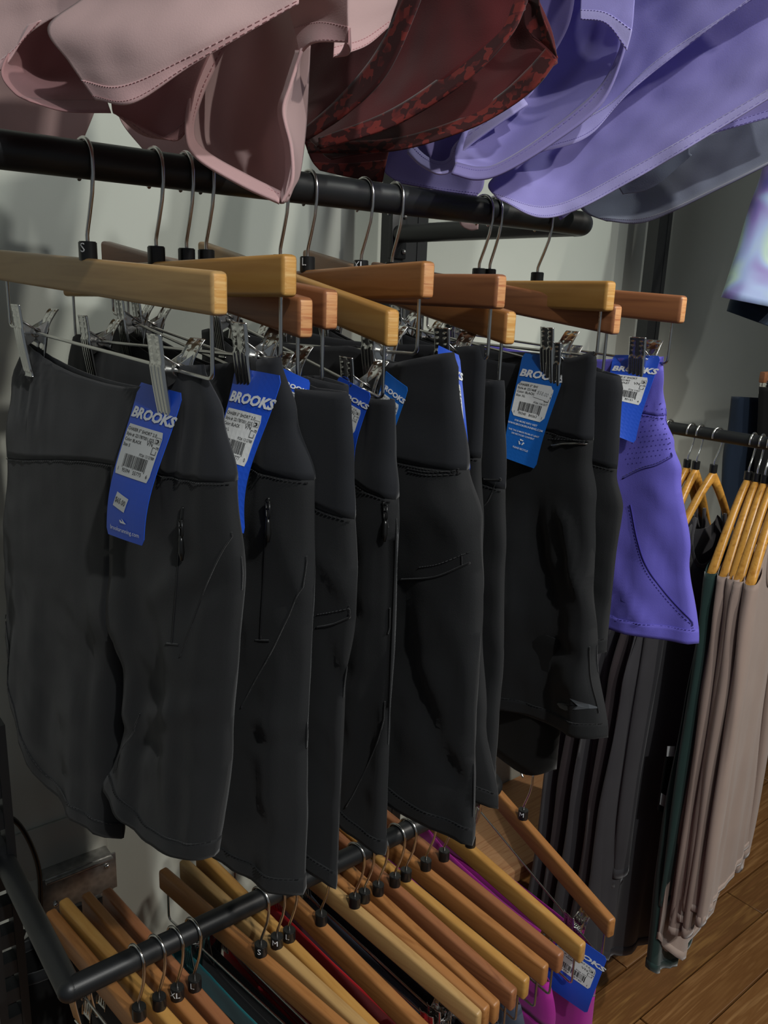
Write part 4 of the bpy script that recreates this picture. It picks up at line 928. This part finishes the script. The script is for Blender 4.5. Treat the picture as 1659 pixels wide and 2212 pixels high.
panel(lv5, 'leg_panel', [[(1180, 400, 1.02), (1380, 250, .98), (1740, 80, .90)], [(1190, 440, 1.01), (1400, 310, .97), (1740, 170, .90)], [(1210, 476, 1.0), (1410, 335, .97), (1740, 232, .90)]], 'lav_dark', 'bottom', 'lav', 'lav_stitch', seed=30, hemrows=(.84, 1))
gy = empty('running_shorts', D(1450, 420, 1.05), 'blue grey shorts with dark piped hem under the lavender ones', 'shorts', GP)
panel(gy, 'leg_panel', [[(1250, 400, 1.10), (1400, 330, 1.08), (1560, 280, 1.02), (1760, 160, .95)], [(1250, 440, 1.09), (1400, 400, 1.07), (1560, 340, 1.01), (1760, 240, .94)], [(1268, 462, 1.08), (1400, 455, 1.06), (1560, 390, 1.0), (1760, 290, .93)], [(1310, 478, 1.07), (1400, 478, 1.05), (1560, 405, .99), (1760, 305, .92)]], 'greyl', 'bottom', 'greyl_hem', 'stitch', seed=31, hemrows=(.86, 1))
panel(gy, 'inner_leg', [[(1330, 360, 1.04), (1400, 330, 1.03), (1490, 310, 1.02)], [(1335, 400, 1.04), (1400, 385, 1.03), (1490, 330, 1.02)], [(1345, 420, 1.04), (1410, 405, 1.03), (1495, 335, 1.02)]], 'greyl', seed=32)

# ---------------------------------------------------------------- side rail with long tops on shirt hangers
SX, SZ = 1.505, -.242
sr = empty('hanging_rack', (SX, .3, SZ), 'dark rail on the right carrying the long tops on curved hangers', 'rack')
tubeobj('hang_rail', [Vector((0, -.1, 0)), Vector((0, .97, 0))], .0125, 'black_metal', sr, 20)
boxobj('bracket', (0, WY-.3-.06, -.01), (.022, .12, .05), 'black_metal', sr, .002)
boxobj('wall_plate', (0, WY-.3-.004, -.01), (.05, .008, .10), 'black_metal', sr, .002)
def shirt_hanger(y, yaw, label, tilt=0):
    root = empty('shirt_hanger', (SX, y, SZ), label, 'hanger', 'curved wooden hangers on the side rail', (0, 0, math.radians(yaw)))
    f = lambda u, z: Vector((u, 0, z))
    p = arc((0, 0), .0155, 200, 0, 16, f)+[f(.0150, -.014), f(.011, -.028), f(.004, -.042), f(0, -.052), f(0, -.066)]
    tubeobj('hook', p, .0019, 'chrome', root, 8)
    bm = bmesh.new(); bmesh.ops.create_cone(bm, segments=16, radius1=.0075, radius2=.0075, depth=.016, cap_ends=True, matrix=Matrix.Translation((0, 0, -.066))); bmobj('size_cap', bm, 'black_plastic', root, True, 40)
    bm = bmesh.new(); n = 28; rings = []
    for i in range(n+1):
        t = i/n*2-1; x = t*.105
        z = -.082 - .165*abs(t)**1.2
        hh = .015*(1-.35*abs(t)**2); ww = .0075+.0020*abs(t)
        yo = 0
        rings.append([bm.verts.new((x+(0), yo+ww*math.cos(a), z+hh*math.sin(a))) for a in [2*math.pi*k/12 for k in range(12)]])
    for a, b_ in zip(rings, rings[1:]):
        for k in range(12): bm.faces.new((a[k], a[(k+1) % 12], b_[(k+1) % 12], b_[k]))
    bm.faces.new(rings[0][::-1]); bm.faces.new(rings[-1]); bmesh.ops.recalc_face_normals(bm, faces=bm.faces[:])
    bmobj('shoulder_bar', bm, 'shirt_hanger', root, True, 60)
    return root
def long_top(y, yaw, mat, hemmat, label, seed, zh=(-.99, -1.12), neck=.056, sleeves=True, w=((-.15, .085), (-.22, .105), (-.32, .118), (-.5, .132), (-.8, .150), (-1.2, .165)), thick=.013, group='long tops on the side rail'):
    root = empty('long_top', (SX, y, SZ), label, 'top', group, (0, 0, math.radians(yaw)))
    nu_, nv_ = 30, 44
    def pt(s, t, fr, kind='b'):
        x0 = s*.115; a = abs(x0)
        zt = -.162-max(0, a-neck)*1.5
        if a < neck: zt = -.162-(.105 if fr else .03)*(1-(a/neck)**2)**.6
        zb = zh[0]+(zh[1]-zh[0])*(1-abs(s+.1)**1.6 if abs(s+.1) < 1 else 0)
        z = zt+(zb-zt)*t
        wd = kinterp(w, z); x = s*wd
        b = thick*(1-abs(s)**6)**.5*(.62+.6*t)
        f = .015*t*(noise.noise(Vector((x*16+seed, z*1.3, fr*3.0)))*1.5+.6*noise.noise(Vector((x*40, z*3+seed, 2))))
        return Vector((x, (-b if fr else b)+f, z))
    vs = []; fs = []
    nc = 2*(nu_+1)
    for j in range(nv_+1):
        for fr in (1, 0):
            for i in range(nu_+1):
                s = (i/nu_*2-1)*(1 if fr else -1); s = math.sin(s*math.pi/2)*.4+s*.6
                vs.append(pt(s, j/nv_, fr))
    for j in range(nv_):
        for k in range(nc): fs.append((j*nc+k, j*nc+(k+1) % nc, (j+1)*nc+(k+1) % nc, (j+1)*nc+k))
    meshobj('body', vs, fs, mat, root, True, .0014, 0)
    v2 = []; f2 = []
    for j, t in enumerate((.978, .989, 1.0)):
        for fr in (1, 0):
            for i in range(nu_+1):
                s = (i/nu_*2-1)*(1 if fr else -1); s = math.sin(s*math.pi/2)*.4+s*.6
                p = pt(s, t, fr); v2.append(p+Vector((0, -.0012 if fr else .0012, -.0006)))
    for j in range(2):
        for k in range(nc): f2.append((j*nc+k, j*nc+(k+1) % nc, (j+1)*nc+(k+1) % nc, (j+1)*nc+k))
    meshobj('hem', v2, f2, hemmat, root, True, .0016, 0)
    # neck band
    pts = [pt(s/12*(neck/.115), 0, 1)+Vector((0, -.001, .002)) for s in range(-12, 13)]
    bm = bmesh.new(); add_tube(bm, pts, .004, 6); bmobj('neck_band', bm, hemmat, root, True)
    if sleeves:
        for sd in (-1, 1):
            ax = [(sd*.088, 0, -.225), (sd*.108, -.006, -.29), (sd*.120, -.012, -.42), (sd*.134, -.016, -.60), (sd*.140, -.018, -.80), (sd*(.140 if sd > 0 else .135), -.016, -.95-.03*math.sin(seed))]
            A = [Vector(a) for a in ax]; vs = []; fs = []; m_ = 26
            for j in range(m_+1):
                c_ = cinterp(A, j/m_); t = j/m_; ru = .030-.010*t; rv = .0125-.004*t
                for k in range(18):
                    a = 2*math.pi*k/18; q = 1+.22*noise.noise(Vector((math.cos(a)*1.5+seed, math.sin(a)*1.5, t*5+sd)))
                    vs.append(c_+Vector((math.cos(a)*ru*q, math.sin(a)*rv*q, (0.02*math.cos(a)*-sd if j == 0 else 0))))
            for j in range(m_):
                for k in range(18): fs.append((j*18+k, j*18+(k+1) % 18, (j+1)*18+(k+1) % 18, (j+1)*18+k))
            so = meshobj('sleeve', vs, fs, mat, root, True, .0012, 0)
            bm = bmesh.new(); e = A[-1]
            meshobj('cuff', [v_+Vector((0, 0, 0)) for v_ in [e+Vector((math.cos(2*math.pi*k/18)*.0212, math.sin(2*math.pi*k/18)*.0092, dz)) for dz in (.022, -.001) for k in range(18)]],
                    [(k, (k+1) % 18, 18+(k+1) % 18, 18+k) for k in range(18)], mat, so, True, .0012, 0); bm.free()
    return root
tops = [
 (.706, 12, 'beige', 'beige_hem', 'nearest pale taupe knit top at the right edge, on a curved wooden hanger', 1),
 (.722, 9, 'beige', 'beige_hem', 'second taupe knit top counting from the right edge', 2),
 (.738, 12, 'beige', 'beige_hem', 'third taupe knit top counting from the right edge, sleeve pressed to its side', 3),
 (.753, 10, 'beige', 'beige_hem', 'taupe knit top next to the dark green one, with a pointed drooping hem', 4),
 (.770, 6, 'dgreen', 'dgreen', 'dark green long top between the taupe and grey ones', 5),
 (.842, -9, 'dgrey', 'dgrey', 'dark grey top with a deep scoop neck on the first curved hanger', 6),
 (.880, 3, 'dgrey', 'dgrey', 'charcoal grey long top behind the scoop neck one', 7),
 (.900, 0, 'dbrown', 'dbrown', 'dark brown long top reaching nearly to the floor, beside the shadowed grey ones', 8),
 (.950, 0, 'dgrey', 'dgrey', 'grey long top fifth from the wall side, hidden above by the purple shorts', 9),
 (.985, 0, 'dbrown', 'dbrown', 'brownish black long top near the wall, lower part only visible', 10),
 (1.02, 0, 'dgrey', 'dgrey', 'grey long top closest to the wall on the side rail', 11)]
for y_, yw_, a_, b__, lb_, sd_ in tops:
    if sd_ <= 4: kw = dict(zh=(-.99, -1.13) if sd_ == 4 else (-.86-.04*sd_, -.92-.03*sd_))
    elif sd_ == 5: kw = dict(zh=(-1.08, -1.16))
    else: kw = dict(zh=(-1.13, -1.18), w=((-.15, .085), (-.22, .115), (-.32, .14), (-.5, .18), (-.8, .20), (-1.2, .21)))
    shirt_hanger(y_, yw_, 'curved glossy wooden hanger holding the '+{1: 'nearest taupe top at the right edge', 2: 'second taupe top from the right edge', 3: 'third taupe top from the right edge', 4: 'taupe top next to the green one', 5: 'dark green top', 6: 'scoop neck dark grey top', 7: 'charcoal top behind the scoop neck one', 8: 'long dark brown top', 9: 'grey top hidden by the purple shorts', 10: 'brownish black top near the wall', 11: 'grey top closest to the wall'}[sd_])
    long_top(y_, yw_, a_, b__, lb_, sd_*3.7, **kw)
# black swing tags between the tops
def swing_tag(pts, label):
    c4 = [P(a, b, 1, y_) for a, b, y_ in pts]; root = empty('swing_tag', c4[0], label, 'tag', 'black swing tags on the side rail')
    n_ = (c4[1]-c4[0]).cross(c4[3]-c4[0]).normalized()
    meshobj('card', [c-c4[0] for c in c4], [(0, 1, 2, 3)], 'black_plastic', root, False, .0008, 0)
    q = lambda a, b: c4[0].lerp(c4[1], a).lerp(c4[3].lerp(c4[2], a), b)-c4[0]
    for s in (-1, 1): meshobj('price_sticker', [q(.08, .72)+n_*.0009*s, q(.55, .74)+n_*.0009*s, q(.55, .92)+n_*.0009*s, q(.08, .90)+n_*.0009*s], [(0, 1, 2, 3)], 'paper', root, False)
swing_tag([(1570, 1700, .722), (1605, 1680, .722), (1592, 1800, .722), (1566, 1785, .722)], 'black swing tag with small white sticker between the taupe tops')
swing_tag([(1440, 1612, .78), (1460, 1612, .78), (1448, 1760, .78), (1420, 1750, .78)], 'narrow black swing tag beside the dark green top')
t_ = bpy.data.objects[[o.name for o in bpy.data.objects if o.name.startswith('swing_tag')][-1]]
q4 = [P(a, b, 1, .777) for a, b in ((1442, 1612), (1458, 1612), (1456, 1634), (1440, 1634))]
meshobj('paper_label', [q-t_.location for q in q4], [(0, 1, 2, 3)], 'paper', t_, False, .0006, 0)

# ---------------------------------------------------------------- low plywood plinth under the rails
pl = empty('plinth', (1.25, 1.22, -1.34), 'light plywood shelf with square edge low against the back wall', 'shelf')
boxobj('shelf_board', (0, .0, .02), (.95, .27, .036), 'ply', pl, .002)
for sx__ in (-.44, .1, .44): boxobj('support', (sx__, .08, -.14), (.03, .08, .28), 'black_metal', pl, .002)
dk = empty('wooden_upright', (1.80, 1.25, -1.32), 'orange wooden upright standing on a black foot behind the dark tops', 'post')
boxobj('wood_post', (0, 0, .17), (.10, .03, .30), 'orange', dk, .003); boxobj('foot', (0, -.02, .01), (.16, .08, .04), 'black_plastic', dk, .003)

# ---------------------------------------------------------------- garments at the right edge
td = empty('leggings', D(1640, 500, 1.75), 'iridescent tie dye leggings hanging at the top right edge', 'leggings')
def fold_tube(root, name, L, Rr, d, mat, dep=.02, n=16, seed=0):
    """hanging flattened tube between left and right pixel edges at distance d (front and back sheets)"""
    vs = []; fs = []; org = root.location; m_ = 26
    for j in range(m_+1):
        a = cinterp([Vector((*q, 0)) for q in L], j/m_); b = cinterp([Vector((*q, 0)) for q in Rr], j/m_)
        for k in range(2*n):
            th = 2*math.pi*k/(2*n); s = .5-.5*math.cos(th); h = math.sin(th)
            p = a.lerp(b, s); dd = d-dep*math.copysign(abs(h)**.7, h)+.006*noise.noise(Vector((s*5, j*.12, seed)))
            vs.append(D(p.x, p.y, dd)-org)
    for j in range(m_):
        for k in range(2*n): fs.append((j*2*n+k, j*2*n+(k+1) % (2*n), (j+1)*2*n+(k+1) % (2*n), (j+1)*2*n+k))
    return meshobj(name, vs, fs, mat, root, True, .0012, 0)
fold_tube(td, 'leg', [(1690, -260), (1680, 0), (1662, 230), (1648, 360), (1618, 450), (1585, 560), (1558, 642)], [(1900, -260), (1880, 0), (1850, 230), (1815, 380), (1780, 500), (1720, 620), (1690, 668)], 1.72, 'tiedye', .045)
fold_tube(td, 'inner_leg', [(1600, 600), (1580, 640), (1570, 672)], [(1720, 620), (1700, 680), (1680, 712)], 1.80, 'navy', .035)
nv_ = empty('leggings', D(1620, 950, 2.0), 'dark navy leggings hanging behind the side rail', 'leggings')
fold_tube(nv_, 'leg', [(1580, 856), (1572, 930), (1560, 1010), (1555, 1300)], [(1650, 860), (1650, 940), (1648, 1020), (1640, 1300)], 2.0, 'navy', .03)
bk = empty('leggings', D(1690, 950, 1.98), 'black leggings hanging at the right edge beside the navy ones', 'leggings')
fold_tube(bk, 'leg', [(1640, 835), (1636, 930), (1630, 1010), (1625, 1300)], [(1790, 850), (1780, 940), (1770, 1020), (1770, 1300)], 1.93, 'black_liner', .035)
wb = empty('clip_hanger', D(1650, 815, 1.95), 'small brown wooden hanger bar at the right edge above the navy leggings', 'hanger')
o_ = boxobj('bar', (.10, 0, 0), (.22, .014, .026), 'redwood', wb, .003); tubeobj('hook', [(.10, 0, .012), (.10, 0, .06)]+[(.10+.016-.016*math.cos(a), 0, .07+.016*math.sin(a)) for a in [i*math.pi/8 for i in range(9)]], .0018, 'wire', wb)

# ---------------------------------------------------------------- bottom left: junction plate, cable, dark bag
jb = empty('junction_box', (.385, WY, -1.10), 'dented galvanised steel electrical box on the wall at the bottom left', 'electrical box')
boxobj('back_box', (0, -.018, -.005), (.125, .035, .17), 'galv', jb, .004)
boxobj('cover_plate', (0.0, -.039, .045), (.135, .004, .075), 'galv', jb, .0015)
boxobj('flange', (0.0, -.045, .078), (.120, .010, .006), 'galv', jb, .002)
for a, b in ((-.045, .025), (.05, .062)):
    bm = bmesh.new(); bmesh.ops.create_uvsphere(bm, u_segments=10, v_segments=6, radius=.005, matrix=Matrix.Translation((a, -.042, b))); bmobj('screw', bm, 'chrome', jb, True)
boxobj('socket_recess', (-.01, -.040, -.045), (.10, .004, .09), 'black_plastic', jb, .001)
bd = empty('backing_board', (.36, WY-.004, -.985), 'dull grey board on the wall above the steel electrical box', 'board')
boxobj('board', (0, 0, 0), (.18, .006, .10), 'base', bd, .002)
cb = empty('cable', P(60, 1820, 1, 1.30), 'black cable curving down from the left edge towards the steel box', 'cable')
pts = [Vector((a, b, 0)) for a, b in ((-30, 1745), (0, 1757), (35, 1775), (62, 1815), (82, 1870), (87, 1930), (84, 2000), (60, 2030), (44, 2036), (52, 2010))]
tubeobj('cord', [P(cinterp(pts, i/40).x, cinterp(pts, i/40).y, 1, 1.30)-cb.location for i in range(41)], .0042, 'black_plastic', cb, 10)
bg = empty('bag', P(95, 2150, 1, 1.12), 'black soft bag or folded jacket in the bottom left corner below the lower rail', 'bag')
vs = []; fs = []
for j in range(17):
    for k in range(28):
        a = 2*math.pi*k/28; t = j/16; rr = .075*(1-.25*(1-t)**3)*(1+.10*noise.noise(Vector((math.cos(a)*2, math.sin(a)*2, t*6))))
        rr *= 1+.05*math.sin(t*22)
        vs.append(Vector((rr*math.cos(a), .6*rr*math.sin(a), .07-.36*t)))
for j in range(16):
    for k in range(28): fs.append((j*28+k, j*28+(k+1) % 28, (j+1)*28+(k+1) % 28, (j+1)*28+k))
fs.append(tuple(range(16*28, 17*28))); meshobj('body', vs, fs, 'black_liner', bg, True)
tubeobj('rim', [Vector((.060*math.cos(a), .036*math.sin(a), .07)) for a in [2*math.pi*i/24 for i in range(25)]], .008, 'black_fabric', bg, 8)

# short rails on the right carrying the edge garments, fixed to the side wall
def wall_rail(p, label, dz):
    root = empty('hanging_rack', p, label, 'rack')
    tubeobj('hang_rail', [(0, 0, 0), (3.0-p.x, 0, 0)], .011, 'black_metal', root, 16)
    boxobj('wall_plate', (3.0-p.x-.006, 0, 0), (.012, .06, .09), 'black_metal', root, .002)
wall_rail(wb.location+Vector((.100, 0, .072)), 'black rail end at the right edge holding the small brown hanger', 0)
wall_rail(D(1700, -255, 1.72)+Vector((-.05, 0, .01)), 'black rail above the tie dye leggings, beyond the top right corner', 0)
for x_ in (.02, .18): build_clip(wb, (x_, 0, -.035))
for x_ in (.02, .18): tubeobj('wire', [(x_, 0, -.010), (x_, 0, -.036)], .0015, 'wire', wb, 6)
